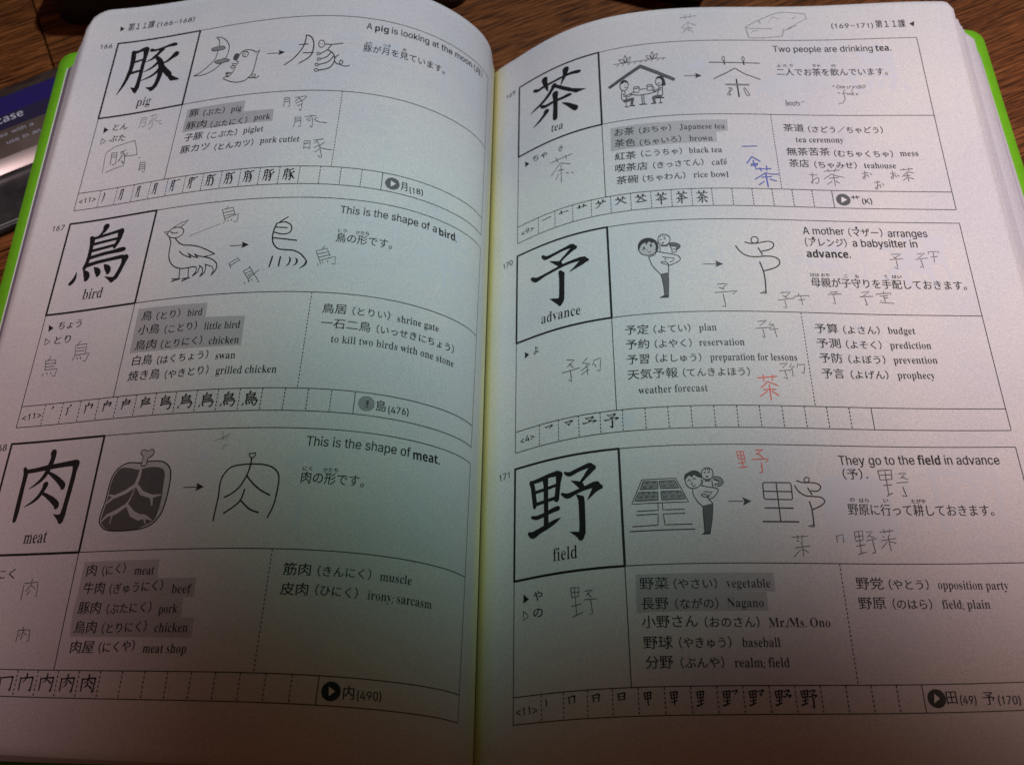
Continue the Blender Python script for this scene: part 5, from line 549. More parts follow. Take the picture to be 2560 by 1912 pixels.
["pencil_note","handwritten notes omiyaso and fuku","R",[["l","pencil",0,0,0.184,"12685 3781 12793 3781"],["l","pencil",1,1,0.184,"12844 3802 12905 3747 12947 3831 12869 3886"],["l","pencil",1,0,0.183,"12964 3901 12997 3783 13046 3888 13088 3783 13127 3888"],["l","pencil",0,0,0.183,"13206 3785 13205 3903"],["l","pencil",1,0,0.183,"13259 3903 13291 3792 13353 3807"],["l","pencil",0,0,0.183,"13383 3787 13423 3878"],["l","pencil",0,0,0.183,"13494 3767 13325 3994"],["l","pencil",1,0,0.183,"13600 3776 13521 3837 13598 3894 13627 3776"],["l","pencil",1,0,0.183,"13710 3757 13650 3797 13695 3854 13633 3908"],["l","pencil",1,1,0.183,"13737 3827 13803 3744 13833 3828 13758 3896"],["l","pencil",0,0,0.183,"12828 4095 12935 4096"],["l","pencil",1,0,0.183,"13127 3958 13042 4027 13055 4372 12979 4455"],["l","pencil",0,0,0.183,"12984 4130 13139 4097"],["l","pencil",1,0,0.182,"13176 4097 13180 4180 13267 4098 13265 4181"],["l","pencil",0,0,0.182,"13347 4029 13310 4202"],["l","pencil",0,0,0.182,"13408 4085 13330 4140 13401 4202"],["l","pencil",1,0,0.182,"13470 4100 13484 4183 13548 4114"],["l","pencil",0,0,0.181,"12798 4592 13010 4496"]]],
["pen_note","characters practised in blue pen","R",[["l","blue",0,0,0.229,"9284 6498 9765 6473"],["l","blue",0,0,0.26,"9556 6926 9367 7203"],["l","blue",0,0,0.26,"9556 6926 9808 7120"],["l","blue",0,0,0.258,"9507 7236 9725 7213"],["l","blue",0,0,0.258,"9492 7298 9704 7275"],["l","blue",0,0,0.259,"9581 7090 9641 7450 9774 7410"],["l","blue",0,0,0.225,"9701 7430 10132 7417"],["l","blue",0,0,0.225,"9777 7392 9805 7517"],["l","blue",0,0,0.226,"10003 7295 9994 7494"],["l","blue",0,0,0.224,"9940 7585 9768 7715 9566 7863"],["l","blue",1,0,0.224,"9940 7585 10078 7634 10365 7632"],["l","blue",0,0,0.223,"9789 7778 10122 7740"],["l","blue",0,0,0.288,"9938 7603 9959 8152"],["l","blue",0,0,0.223,"9856 7944 9668 8090"],["l","blue",0,0,0.223,"10052 7849 10259 7913"]]],
["pencil_note","row of pencilled practice characters below the teahouse entry","R",[["l","pencil",0,0,0.192,"11385 7625 11645 7617"],["l","pencil",1,0,0.193,"11484 7533 11456 7942 11418 7908 11644 7724 11643 7936 11526 7957"],["l","pencil",0,0,0.193,"11882 7467 12425 7400"],["l","pencil",0,0,0.193,"12011 7374 12067 7480"],["l","pencil",0,0,0.193,"12305 7331 12209 7494"],["l","pencil",0,0,0.192,"12127 7567 11836 7789"],["l","pencil",1,0,0.192,"12127 7567 12316 7651 12524 7699"],["l","pencil",0,0,0.192,"12014 7748 12337 7704"],["l","pencil",0,0,0.192,"12179 7601 12183 8060"],["l","pencil",0,0,0.191,"12114 7851 11921 7998"],["l","pencil",0,0,0.191,"12215 7848 12343 7951"],["l","pencil",0,0,0.192,"13125 7528 13346 7489"],["l","pencil",1,0,0.192,"13242 7419 13209 7721 13143 7687 13303 7578 13329 7684"],["l","pencil",0,0,0.192,"13401 7506 13462 7576"],["l","pencil",0,0,0.19,"13482 7892 13688 7854"],["l","pencil",1,0,0.19,"13597 7803 13556 8136 13490 8102 13654 7977 13676 8099"],["l","pencil",0,0,0.19,"13734 7924 13794 7993"],["l","pencil",0,0,0.191,"14071 7533 14250 7496"],["l","pencil",1,0,0.191,"14164 7409 14142 7709 14076 7674 14223 7567 14248 7672"],["l","pencil",0,0,0.191,"14310 7566 14355 7636"],["l","pencil",0,0,0.191,"14415 7371 14857 7315"],["l","pencil",0,0,0.192,"14528 7300 14574 7370"],["l","pencil",0,0,0.192,"14733 7280 14700 7387"],["l","pencil",0,0,0.191,"14648 7440 14438 7653"],["l","pencil",0,0,0.191,"14648 7440 14869 7491"],["l","pencil",0,0,0.191,"14516 7617 14738 7580"],["l","pencil",0,0,0.191,"14638 7493 14637 7826"],["l","pencil",0,0,0.19,"14607 7669 14457 7793"],["l","pencil",0,0,0.19,"14665 7668 14825 7737"]]],
["pencil_note","pencilled practice characters below the mother sketch","R",[["l","pencil",0,0,0.188,"7940 11921 8257 11906 8067 12093"],["l","pencil",0,0,0.156,"7986 12041 8151 12110"],["l","pencil",0,0,0.186,"7840 12227 8533 12160 8378 12280"],["l","pencil",0,0,0.217,"8092 12279 8133 12733 8037 12699"],["l","pencil",0,0,0.157,"9843 12201 10166 12173 9967 12365"],["l","pencil",0,0,0.157,"9903 12300 10053 12379"],["l","pencil",0,0,0.156,"9751 12473 10225 12390"],["l","pencil",0,0,0.187,"9955 12467 9979 12733 9879 12720"],["l","pencil",0,0,0.157,"10411 12198 10410 12317"],["l","pencil",0,0,0.157,"10238 12407 10263 12322 10736 12271 10712 12339"],["l","pencil",0,0,0.157,"10468 12314 10486 12616"],["l","pencil",0,0,0.156,"10377 12452 10601 12411"],["l","pencil",0,0,0.158,"11398 12145 11654 12103 11471 12244"],["l","pencil",0,0,0.158,"11314 12216 11759 12184"],["l","pencil",0,0,0.189,"11495 12277 11514 12546 11431 12515"],["l","pencil",0,0,0.158,"12371 12113 12642 12071 12408 12247"],["l","pencil",0,0,0.189,"12317 12267 12731 12238"],["l","pencil",0,0,0.189,"12456 12313 12502 12564 12432 12549"],["l","pencil",0,0,0.127,"13087 12042 13075 12111"],["l","pencil",0,0,0.126,"12840 12201 12849 12150 13311 12105 13284 12173"],["l","pencil",0,0,0.126,"12937 12233 13208 12192"],["l","pencil",0,0,0.126,"13061 12196 13079 12431"],["l","pencil",0,0,0.126,"13073 12297 13193 12277"],["l","pencil",0,0,0.126,"12973 12367 12900 12452 13348 12475"]]],
["pencil_note","pencilled practice characters right of the word advance","R",[["l","pencil",0,0,0.163,"13543 10682 13876 10657 13638 10821"],["l","pencil",0,0,0.13,"13602 10768 13710 10837"],["l","pencil",0,0,0.162,"13479 10877 13919 10833"],["l","pencil",0,0,0.194,"13686 10890 13687 11221 13580 11154"],["l","pencil",0,0,0.161,"14381 10653 14634 10619 14403 10798"],["l","pencil",0,0,0.161,"14294 10858 14700 10793"],["l","pencil",0,0,0.187,"14467 10855 14508 11160 14394 11116"],["l","pencil",0,0,0.161,"14752 10647 14759 10559 15104 10542 15052 10631"],["l","pencil",0,0,0.162,"14918 10557 14889 10964"],["l","pencil",0,0,0.161,"14795 10763 15033 10730"]]],
["pencil_note","unfinished pencilled character beside the plan entry","R",[["l","pencil",0,0,0.151,"9040 13239 9313 13195 9079 13389"],["l","pencil",0,0,0.176,"8918 13489 9378 13436"],["l","pencil",0,0,0.176,"9160 13495 9194 13805 9123 13737"],["l","pencil",0,0,0.152,"9427 13230 9364 13356 9500 13325"],["l","pencil",0,0,0.152,"9509 13325 9358 13491"],["l","pencil",0,0,0.151,"9369 13517 9631 13484"],["l","pencil",0,0,0.151,"9503 13379 9550 13764"]]],
["pencil_note","small pencilled pair of characters beside the red character","R",[["l","pencil",0,0,0.147,"9530 14674 9766 14642 9584 14802"],["l","pencil",0,0,0.146,"9478 14908 9782 14874"],["l","pencil",0,0,0.146,"9649 14903 9698 15174 9591 15110"],["l","pencil",0,0,0.147,"9882 14639 9795 14770 9961 14740 9779 14900"],["l","pencil",0,0,0.147,"9878 14846 9871 15077"],["l","pencil",0,0,0.148,"10068 14633 10024 14790"],["l","pencil",0,0,0.147,"10085 14684 10273 14668 10209 14964 10143 14941"]]],
["pen_note","character for tea written in red pen","R",[["l","red",0,0,0.193,"8822 15151 9387 15089"],["l","red",0,0,0.194,"8994 15046 8988 15250"],["l","red",0,0,0.194,"9267 15056 9235 15210"],["l","red",0,0,0.193,"9101 15264 8886 15470"],["l","red",0,0,0.193,"9101 15264 9374 15385"],["l","red",0,0,0.191,"8947 15530 9312 15513"],["l","red",0,0,0.216,"9133 15375 9135 15852"],["l","red",0,0,0.191,"9054 15578 8832 15743"],["l","red",0,0,0.191,"9191 15576 9369 15712"]]],
["pen_note","character for field written in red pen","R",[["l","red",0,0,0.181,"7962 17487 7996 17708"],["l","red",0,0,0.182,"7964 17472 8150 17486 8166 17745"],["l","red",0,0,0.158,"7965 17590 8161 17590"],["l","red",0,0,0.158,"7996 17708 8158 17693"],["l","red",0,0,0.182,"8063 17486 8099 17965"],["l","red",0,0,0.18,"7975 17825 8173 17801"],["l","red",0,0,0.179,"7991 17965 8211 17932"],["l","red",0,0,0.182,"8506 17432 8696 17420 8500 17564"],["l","red",0,0,0.182,"8559 17540 8677 17657"],["l","red",0,0,0.181,"8364 17721 8826 17692 8757 17796"],["l","red",1,0,0.181,"8614 17821 8619 18077 8539 18101"]]],
["pencil_note","bold pencilled character for field below the sentence","R",[["l","pencil",0,0,0.228,"11897 18015 11920 18272"],["l","pencil",0,0,0.228,"11892 17992 12284 17963 12256 18244"],["l","pencil",0,0,0.182,"11922 18132 12259 18104"],["l","pencil",0,0,0.181,"11920 18272 12256 18244"],["l","pencil",0,0,0.205,"12097 18012 12086 18708"],["l","pencil",0,0,0.203,"11980 18433 12227 18407"],["l","pencil",0,0,0.224,"12036 18745 12206 18651"],["l","pencil",0,0,0.182,"12463 18078 12689 18052 12504 18217"],["l","pencil",0,0,0.182,"12534 18170 12719 18248"],["l","pencil",0,0,0.181,"12370 18349 12705 18323"],["l","pencil",0,0,0.226,"12524 18473 12583 18749 12477 18727"]]],
["pencil_note","pencilled character for vegetable below the field sketch","R",[["l","pencil",0,0,0.15,"9190 19967 9641 19930"],["l","pencil",0,0,0.151,"9345 19912 9373 20021"],["l","pencil",0,0,0.151,"9496 19902 9456 20042"],["l","pencil",0,0,0.129,"9304 20065 9386 20086"],["l","pencil",0,0,0.129,"9423 20129 9495 20063"],["l","pencil",0,0,0.149,"9236 20261 9667 20204"],["l","pencil",0,0,0.15,"9444 20128 9455 20516"],["l","pencil",0,0,0.149,"9399 20302 9181 20519"],["l","pencil",0,0,0.149,"9463 20301 9599 20385"]]],
["pencil_note","pencilled pair of characters for vegetable, with a small hook before it","R",[["l","pencil",0,0,0.174,"10428 19897 10427 20106"],["l","pencil",0,0,0.173,"10434 19919 10612 19872 10598 20104"],["l","pencil",0,0,0.174,"10934 19824 10947 20064"],["l","pencil",0,0,0.174,"10924 19802 11169 19754 11147 20018"],["l","pencil",0,0,0.152,"10946 19933 11168 19895"],["l","pencil",0,0,0.152,"10948 20056 11147 20018"],["l","pencil",0,0,0.174,"11054 19800 11041 20411"],["l","pencil",0,0,0.173,"10926 20195 11190 20149"],["l","pencil",0,0,0.214,"10954 20420 11177 20357"],["l","pencil",0,0,0.174,"11270 19797 11446 19773 11266 19951"],["l","pencil",0,0,0.131,"11338 19906 11460 19949"],["l","pencil",0,0,0.173,"11230 20039 11529 19970"],["l","pencil",0,0,0.217,"11405 20015 11432 20364 11343 20386"],["l","pencil",0,0,0.175,"11637 19793 12033 19745"],["l","pencil",0,0,0.153,"11760 19703 11780 19836"],["l","pencil",0,0,0.153,"11933 19702 11892 19813"],["l","pencil",0,0,0.131,"11704 19903 11739 19946"],["l","pencil",0,0,0.131,"11906 19857 11847 19945"],["l","pencil",0,0,0.152,"11638 20035 12058 19966"],["l","pencil",0,0,0.174,"11851 19923 11867 20317"],["l","pencil",0,0,0.152,"11806 20056 11622 20254"],["l","pencil",0,0,0.152,"11849 20055 12056 20098"]]],
["pencil_note","pencilled character for field beside its readings","R",[["l","pencil",0,0,0.132,"3148 21166 3186 21426"],["l","pencil",0,0,0.132,"3139 21144 3396 21153 3366 21404"],["l","pencil",0,0,0.131,"3168 21275 3379 21279"],["l","pencil",0,0,0.131,"3187 21405 3375 21397"],["l","pencil",0,0,0.153,"3261 21159 3308 21880"],["l","pencil",0,0,0.13,"3158 21655 3448 21603"],["l","pencil",0,0,0.15,"3195 21930 3485 21836"],["l","pencil",0,0,0.129,"3546 21276 3764 21264 3586 21386"],["l","pencil",0,0,0.128,"3631 21348 3735 21464"],["l","pencil",0,0,0.128,"3517 21505 3883 21511"],["l","pencil",0,0,0.148,"3712 21524 3749 21902 3676 21916"]]],
["pencil_note","large pencilled pair of characters beside the reading of advance","R",[["l","pencil",0,0,0.186,"3194 14074 3449 14137 3214 14324"],["l","pencil",0,0,0.158,"3268 14228 3417 14399"],["l","pencil",0,0,0.185,"3028 14492 3616 14444"],["l","pencil",0,0,0.209,"3313 14483 3344 14864 3255 14763"],["l","pencil",0,0,0.179,"3873 14148 3695 14300 3938 14376 3663 14561"],["l","pencil",0,0,0.179,"3649 14692 3908 14558"],["l","pencil",0,0,0.179,"3840 14384 3853 14733"],["l","pencil",0,0,0.178,"4089 14244 4018 14445"],["l","pencil",0,0,0.177,"4112 14275 4282 14224 4240 14671 4146 14628"],["l","pencil",0,0,0.152,"4083 14404 4127 14518"]]],
["running_header","","L",[["f","ink",0,"-15934 890 -15735 1019 -15898 1135"],["J","第１１課",4.4,-155.99,11.5,-145.36,11.51],["A","(166–168)",2.9,-144.1,11.43,-128.8,11.67]]],
["entry_number","number 166","L",[["A","166",2.9,-165.33,19.08,-160.69,19.04]]],
["meaning_word","word pig","L",[["S","pig",6.2,-144.28,48.3,-138.69,48.49]]],
["reading_list","","L",[["f","ink",0,"-15512 5569 -15312 5707 -15483 5843"],["J","とん",3.6,-151.42,57.75,-145.56,58.15],["l","ink",0,0,0.163,"-15485 6063 -15284 6207 -15480 6310 -15485 6063"],["J","ぶた",3.6,-151.79,62.56,-145.31,63.07]]],
["highlight_bar","","L",[["h","tint",0,"-12236 5426 -10074 5408 -10076 5878 -8997 5900 -8974 6397 -12248 6404"]]],
["vocabulary_entry","pig","L",[["J","豚",4.0,-121.27,57.73,-117.67,57.89],["J","（ぶた）",3.4,-115.76,58.59,-107.85,58.51],["S","pig",4.0,-105.39,58.3,-101.69,58.25]]],
["vocabulary_entry","pork","L",[["J","豚肉",4.0,-121.49,63.1,-113.78,63.48],["J","（ぶたにく）",3.4,-111.88,64.35,-98.74,64.08],["S","pork",4.0,-96.35,63.05,-90.78,63.09]]],
["vocabulary_entry","piglet","L",[["J","子豚",4.0,-120.96,68.34,-114.07,68.36],["J","（こぶた）",3.4,-112.25,68.87,-101.49,68.81],["S","piglet",4.0,-99.31,68.12,-92.39,68.17]]],
["vocabulary_entry","pork cutlet","L",[["J","豚カツ",4.0,-121.36,73.32,-110.67,73.39],["J","（とんカツ）",3.4,-108.54,74.24,-94.95,73.76],["S","pork cutlet",4.0,-92.66,73.09,-79.54,73.15]]],
["stroke_count","","L",[["A","<11>",2.8,-157.28,87.36,-150.82,87.1]]],
["english_sentence","A pig is looking at the moon","L",[["A","A",3.9,-63.02,22.28,-61.09,22.28],["B","pig",3.9,-59.99,22.57,-55.31,22.42],["A","is looking at the moon",3.9,-54.22,22.39,-22.53,21.55],["J","（月）",3.7,-21.46,22.08,-16.54,21.71]]],
["japanese_sentence","","L",[["J","豚が月を見ています。",4.1,-63.1,32.99,-33.91,32.88],["J","ぶた",1.8,-62.79,29.82,-60.27,29.56],["J","つき",1.8,-56.53,29.71,-53.97,29.44],["J","み",1.8,-49.79,29.45,-48.53,29.42]]],
["cross_reference","","L",[["c","dark",-48.13,86.57,2.35],["f","paper",0,"-4873 8549 -4699 8638 -4856 8787"],["J","月",4.1,-45.3,88.38,-43.17,88.15],["A","(18)",2.9,-42.38,88.44,-37.96,87.82]]],
["entry_number","number 167","L",[["A","167",2.9,-164.8,97.39,-160.39,97.3]]],
["meaning_word","word bird","L",[["S","bird",6.2,-146.09,125.23,-138.63,125.49]]],
["reading_list","","L",[["f","ink",0,"-15625 13310 -15418 13443 -15583 13563"],["J","ちょう",3.6,-152.48,135.27,-143.78,135.28],["l","ink",0,0,0.143,"-15623 13795 -15417 13925 -15593 14027 -15623 13795"],["J","とり",3.6,-152.52,140.35,-146.48,140.37]]],
["highlight_bar","","L",[["h","tint",0,"-12313 13173 -9963 13215 -9935 13710 -8691 13735 -8646 14717 -12282 14694"]]],
["vocabulary_entry","bird","L",[["J","鳥",4.0,-121.42,136.15,-117.84,136.27],["J","（とり）",3.4,-115.97,136.7,-108.04,136.22],["S","bird",4.0,-105.55,136.25,-100.77,136.25]]],
["vocabulary_entry","little bird","L",[["J","小鳥",4.0,-121.57,140.92,-114.18,141.17],["J","（ことり）",3.4,-112.12,141.65,-101.6,141.06],["S","little bird",4.0,-99.14,141.35,-87.91,141.37]]],
["vocabulary_entry","chicken","L",[["J","鳥肉",4.0,-121.42,146.17,-114.16,146.27],["J","（とりにく）",3.4,-112.36,146.61,-98.98,146.11],["S","chicken",4.0,-96.72,146.31,-87.4,146.37]]],
["vocabulary_entry","swan","L",[["J","白鳥",4.0,-121.14,151.25,-114.35,151.38],["J","（はくちょう）",3.4,-112.53,151.81,-96.1,150.97],["S","swan",4.0,-93.74,151.41,-87.64,151.36]]],
["vocabulary_entry","grilled chicken","L",[["J","焼き鳥",4.0,-121.4,156.3,-110.75,156.39],["J","（やきとり）",3.4,-108.87,156.8,-95.08,155.93],["S","grilled chicken",4.0,-92.72,156.2,-74.63,156.19]]],
["stroke_count","","L",[["A","<11>",2.8,-157.14,165.78,-150.22,165.19]]],
["english_sentence","This is the shape of a bird","L",[["A","This is the shape of a",3.9,-63.02,100.68,-32.22,100.41],["B","bird",3.9,-31.17,100.87,-25.14,100.33],["A",".",3.9,-24.93,100.59,-24.55,100.58]]],
["japanese_sentence","","L",[["J","鳥の形です。",4.1,-63.17,111.41,-46.05,111.43],["J","とり",1.8,-62.85,108.12,-60.27,108.04],["J","かたち",1.8,-57.47,108.16,-53.41,108.05]]],
["vocabulary_entry","shrine gate","L",[["J","鳥居",4.0,-64.13,136.47,-57.05,136.32],["J","（とりい）",3.4,-55.32,136.44,-44.29,136.29],["S","shrine gate",4.0,-42.04,136.31,-28.79,135.83]]],
["vocabulary_entry","kill two birds with one stone","L",[["J","一石二鳥",4.0,-63.96,141.27,-49.58,141.48],["J","（いっせきにちょう）",3.4,-47.78,141.38,-22.84,141.12],["S","to kill two birds with one stone",4.0,-60.33,145.98,-22.62,145.72]]],
["cross_reference","","L",[["c","gray",-48.12,164.31,2.35],["B","!",4.4,-48.38,165.56,-47.51,165.58],["J","島",4.1,-45.3,166.21,-42.5,166.03],["A","(476)",2.9,-41.82,166.19,-35.96,165.73]]],
["entry_number","number 168, cut by the picture edge","L",[["A","168",2.9,-164.48,175.35,-160.01,175.22]]],
["meaning_word","word meat","L",[["S","meat",6.2,-145.15,204.31,-137.26,204.19]]],
["reading_list","","L",[["f","ink",0,"-15600 21216 -15386 21322 -15553 21418"],["J","にく",3.6,-151.73,214.46,-145.28,214.26]]],
["highlight_bar","","L",[["h","tint",0,"-12245 21025 -9918 21008 -9873 21518 -8747 21512 -8723 22033 -12251 22003"]]],
["vocabulary_entry","meat","L",[["J","肉",4.0,-121.04,214.27,-117.96,214.18],["J","（にく）",3.4,-115.91,214.44,-108.82,213.52],["S","meat",4.0,-105.97,214.12,-100.1,214.16]]],
["vocabulary_entry","beef","L",[["J","牛肉",4.0,-120.98,219.13,-114.32,219.09],["J","（ぎゅうにく）",3.4,-112.56,219.33,-96.63,218.46],["S","beef",4.0,-93.89,219.22,-88.33,219.19]]],
["highlight_bar","","L",[["h","tint",0,"-12267 22002 -9008 22043 -8976 22548 -12285 22522"]]],
["highlight_bar","","L",[["h","tint",0,"-12285 22522 -8612 22549 -8602 23060 -12216 23030"]]],
["vocabulary_entry","pork","L",[["J","豚肉",4.0,-121.32,224.37,-114.29,224.36],["J","（ぶたにく）",3.4,-112.28,224.67,-98.89,224.11],["S","pork",4.0,-96.55,224.41,-91.22,224.32]]],
["vocabulary_entry","chicken","L",[["J","鳥肉",4.0,-121.28,229.49,-114.44,229.44],["J","（とりにく）",3.4,-112.54,229.73,-99.25,229.1],["S","chicken",4.0,-96.82,229.23,-87.37,229.19]]],
["vocabulary_entry","meat shop","L",[["J","肉屋",4.0,-121.22,234.62,-113.94,234.61],["J","（にくや）",3.4,-112.35,234.64,-101.72,234.03],["S","meat shop",4.0,-99.13,234.42,-86.83,234.48]]],
["english_sentence","This is the shape of meat","L",[["A","This is the shape of",3.9,-63.01,178.3,-34.37,178.24],["B","meat",3.9,-33.41,178.64,-25.73,178.14],["A",".",3.9,-25.46,178.21,-25.05,178.18]]],
["japanese_sentence","","L",[["J","肉の形です。",4.1,-63.07,189.19,-46.26,189.24],["J","にく",1.8,-63.01,185.98,-60.38,185.91],["J","かたち",1.8,-57.44,186.06,-53.51,185.9]]],
["vocabulary_entry","muscle","L",[["J","筋肉",4.0,-64.25,214.35,-57.12,214.27],["J","（きんにく）",3.4,-55.32,214.29,-41.7,214.15],["S","muscle",4.0,-39.29,213.94,-30.77,213.92]]],
["vocabulary_entry","irony; sarcasm","L",[["J","皮肉",4.0,-64.17,219.51,-57.13,219.43],["J","（ひにく）",3.4,-55.26,219.25,-44.56,219.37],["S","irony; sarcasm",4.0,-41.96,219.18,-24.44,219.15]]],
["cross_reference","","L",[["c","ink",-48.23,242.49,2.35],["f","paper",0,"-4889 24139 -4722 24242 -4861 24362"],["J","内",4.1,-45.19,244.26,-42.57,244.14],["A","(490)",2.9,-41.83,244.04,-35.92,243.73]]],
["running_header","","R",[["A","(169–171)",2.9,130.49,10.99,145.2,11.49],["J","第１１課",4.4,146.16,11.69,156.74,11.84],["f","ink",0,"16015 907 15974 1150 15823 1024"]]],
["entry_number","number 169","R",[["A","169",2.9,7.23,18.92,11.42,18.61]]],
["meaning_word","word tea","R",[["S","tea",6.2,27.66,46.91,32.34,47.41]]],
["reading_list","","R",[["f","ink",0,"1646 5457 1836 5654 1655 5728"],["J","ちゃ",3.6,19.67,56.88,25.83,57.21]]],
["highlight_bar","","R",[["h","tint",0,"4965 5347 8902 5337 8876 5815 8479 5881 8466 6298 4933 6353"]]],
["vocabulary_entry","Japanese tea","R",[["J","お茶",4.0,50.77,57.35,57.41,57.78],["J","（おちゃ）",3.4,59.18,57.86,69.9,57.62],["S","Japanese tea",4.0,72.72,57.35,87.79,57.4]]],
["vocabulary_entry","brown","R",[["J","茶色",4.0,50.56,62.11,57.5,62.84],["J","（ちゃいろ）",3.4,59.19,63.18,72.88,62.71],["S","brown",4.0,75.58,62.46,83.3,62.56]]],
["vocabulary_entry","black tea","R",[["J","紅茶",4.0,50.46,67.84,57.46,68.28],["J","（こうちゃ）",3.4,59.28,67.95,72.69,67.97],["S","black tea",4.0,75.06,67.63,85.93,67.5]]],
["vocabulary_entry","café","R",[["J","喫茶店",4.0,50.39,72.95,61.01,73.41],["J","（きっさてん）",3.4,62.95,73.38,79.41,72.98],["S","café",4.0,82.11,72.84,87.13,72.61]]],
["vocabulary_entry","rice bowl","R",[["J","茶碗",4.0,50.52,78.03,57.67,78.42],["J","（ちゃわん）",3.4,59.28,78.52,73.06,78.22],["S","rice bowl",4.0,75.71,77.83,87.06,77.89]]],
["english_sentence","Two people are drinking tea","R",[["A","Two people are drinking",3.9,108.33,22.03,143.41,22.31],["B","tea",3.9,144.45,22.28,149.09,22.3],["A",".",3.9,149.52,22.31,149.9,22.32]]],
["japanese_sentence","","R",[["J","二人でお茶を飲んでいます。",4.1,108.36,33.13,146.93,33.25],["J","ふ た り",1.8,108.69,29.51,114.43,29.44],["J","ちゃ",1.8,121.36,29.41,123.97,29.42],["J","の",1.8,127.94,29.46,129.4,29.48]]],
["vocabulary_entry","tea ceremony","R",[["J","茶道",4.0,107.59,58.13,114.55,58.14],["J","（さどう／ちゃどう）",3.4,115.99,58.43,141.19,58.55],["S","tea ceremony",4.0,111.22,62.7,127.32,62.52]]],
["vocabulary_entry","mess","R",[["J","無茶苦茶",4.0,107.46,68.35,121.96,68.12],["J","（むちゃくちゃ）",3.4,123.3,68.54,142.91,68.56],["S","mess",4.0,145.35,67.97,151.43,67.93]]],
["vocabulary_entry","teahouse","R",[["J","茶店",4.0,107.62,73.21,114.24,73.19],["J","（ちゃみせ）",3.4,116.02,73.39,130.08,73.37],["S","teahouse",4.0,132.6,73.07,143.07,73.09]]],
["cross_reference","","R",[["c","dark",123.58,85.97,2.35],["f","paper",0,"12311 8474 12480 8599 12283 8722"],["J","艹",4.0,126.12,85.65,129.1,85.45],["A","(K)",2.9,129.65,87.48,132.85,87.41]]],
["stroke_count","","R",[["A","<9>",2.8,15.01,86.89,20.36,86.74]]],
["entry_number","number 170","R",[["A","170",2.9,7.57,97.49,11.46,97.06]]],
["meaning_word","word advance","R",[["S","advance",6.2,23.15,125.08,36.81,125.62]]],
["reading_list","","R",[["f","ink",0,"1682 13326 1853 13470 1683 13565"],["J","よ",3.6,20.15,135.37,22.1,135.23]]],
["vocabulary_entry","plan","R",[["J","予定",4.0,50.46,135.54,57.52,135.91],["J","（よてい）",3.4,59.05,135.92,69.98,135.95],["S","plan",4.0,72.59,135.6,77.76,135.58]]],
["vocabulary_entry","reservation","R",[["J","予約",4.0,50.44,140.51,57.35,140.89],["J","（よやく）",3.4,59.04,140.97,69.92,141.12],["S","reservation",4.0,72.15,140.76,85.57,140.64]]],
["vocabulary_entry","preparation for lessons","R",[["J","予習",4.0,50.49,145.73,57.03,145.99],["J","（よしゅう）",3.4,59.0,145.82,72.32,146.12],["S","preparation for lessons",4.0,74.98,145.81,100.64,145.55]]],
["vocabulary_entry","weather forecast","R",[["J","天気予報",4.0,50.5,150.9,65.05,151.1],["J","（てんきよほう）",3.4,66.63,151.06,86.06,150.88],["S","weather forecast",4.0,53.4,155.81,73.31,155.82]]],
["english_sentence","A mother arranges a babysitter in advance","R",[["A","A mother",3.9,108.58,99.96,121.83,99.78],["J","（マザー）",3.9,123.24,100.39,134.13,100.29],["A","arranges",3.9,135.84,100.2,148.47,100.1],["c","ink",126.07,96.96,0.42],["J","（アレンジ）",3.9,108.7,104.58,122.0,104.51],["A","a babysitter in",3.9,123.9,104.16,144.51,104.06],["c","ink",111.54,101.27,0.42],["B","advance",3.9,108.63,108.68,121.88,108.49],["A",".",3.9,122.23,108.48,122.58,108.47]]],
["japanese_sentence","","R",[["J","母親が子守りを手配しておきます。",4.1,108.61,119.5,157.17,119.64],["J","はは おや",1.8,108.75,116.04,114.8,116.05],["J","こ",1.8,119.42,116.17,120.45,116.13],["J","も",1.8,122.74,116.18,123.97,116.14],["J","て",1.8,131.96,115.98,133.04,115.95],["J","はい",1.8,134.49,116.03,137.43,115.97]]],
["vocabulary_entry","budget","R",[["J","予算",4.0,107.41,135.93,114.54,135.79],["J","（よさん）",3.4,116.12,136.01,127.22,135.84],["S","budget",4.0,129.8,135.51,138.06,135.51]]],
["vocabulary_entry","prediction","R",[["J","予測",4.0,107.35,140.99,114.48,140.85],["J","（よそく）",3.4,116.2,141.01,126.92,140.92],["S","prediction",4.0,129.57,140.59,141.98,140.48]]],
["vocabulary_entry","prevention","R",[["J","予防",4.0,107.48,145.96,114.27,145.9],["J","（よぼう）",3.4,116.13,146.0,127.24,145.91],["S","prevention",4.0,129.76,145.64,142.89,145.44]]],
["vocabulary_entry","prophecy","R",[["J","予言",4.0,107.44,151.12,114.09,151.02],["J","（よげん）",3.4,116.01,151.17,127.29,150.98],["S","prophecy",4.0,130.03,150.67,141.18,150.61]]],
["stroke_count","","R",[["A","<4>",2.8,15.33,164.85,20.38,164.42]]],
["entry_number","number 171","R",[["A","171",2.9,7.64,175.15,11.31,174.85]]],
["meaning_word","word field","R",[["S","field",6.2,26.37,203.23,33.61,203.31]]],
["english_sentence","They go to the field in advance","R",[["A","They go to the",3.9,108.24,178.4,129.94,177.94],["B","field",3.9,130.91,177.98,137.35,177.95],["A","in advance",3.9,138.56,177.9,154.15,177.92],["J","（予）",3.9,108.8,182.81,114.35,182.61],["A",".",3.9,115.37,182.32,115.73,182.31]]],
["japanese_sentence","","R",[["J","野原に行って耕しておきます。",4.1,108.63,193.14,149.19,193.38],["J","の",1.8,109.59,189.57,110.9,189.55],["J","はら",1.8,112.22,189.76,114.85,189.71],["J","い",1.8,119.01,189.66,120.32,189.64],["J","たがや",1.8,126.78,189.9,130.83,189.89]]],
["highlight_bar","","R",[["h","tint",0,"4942 20939 8580 20947 8568 21447 4927 21408"]]],
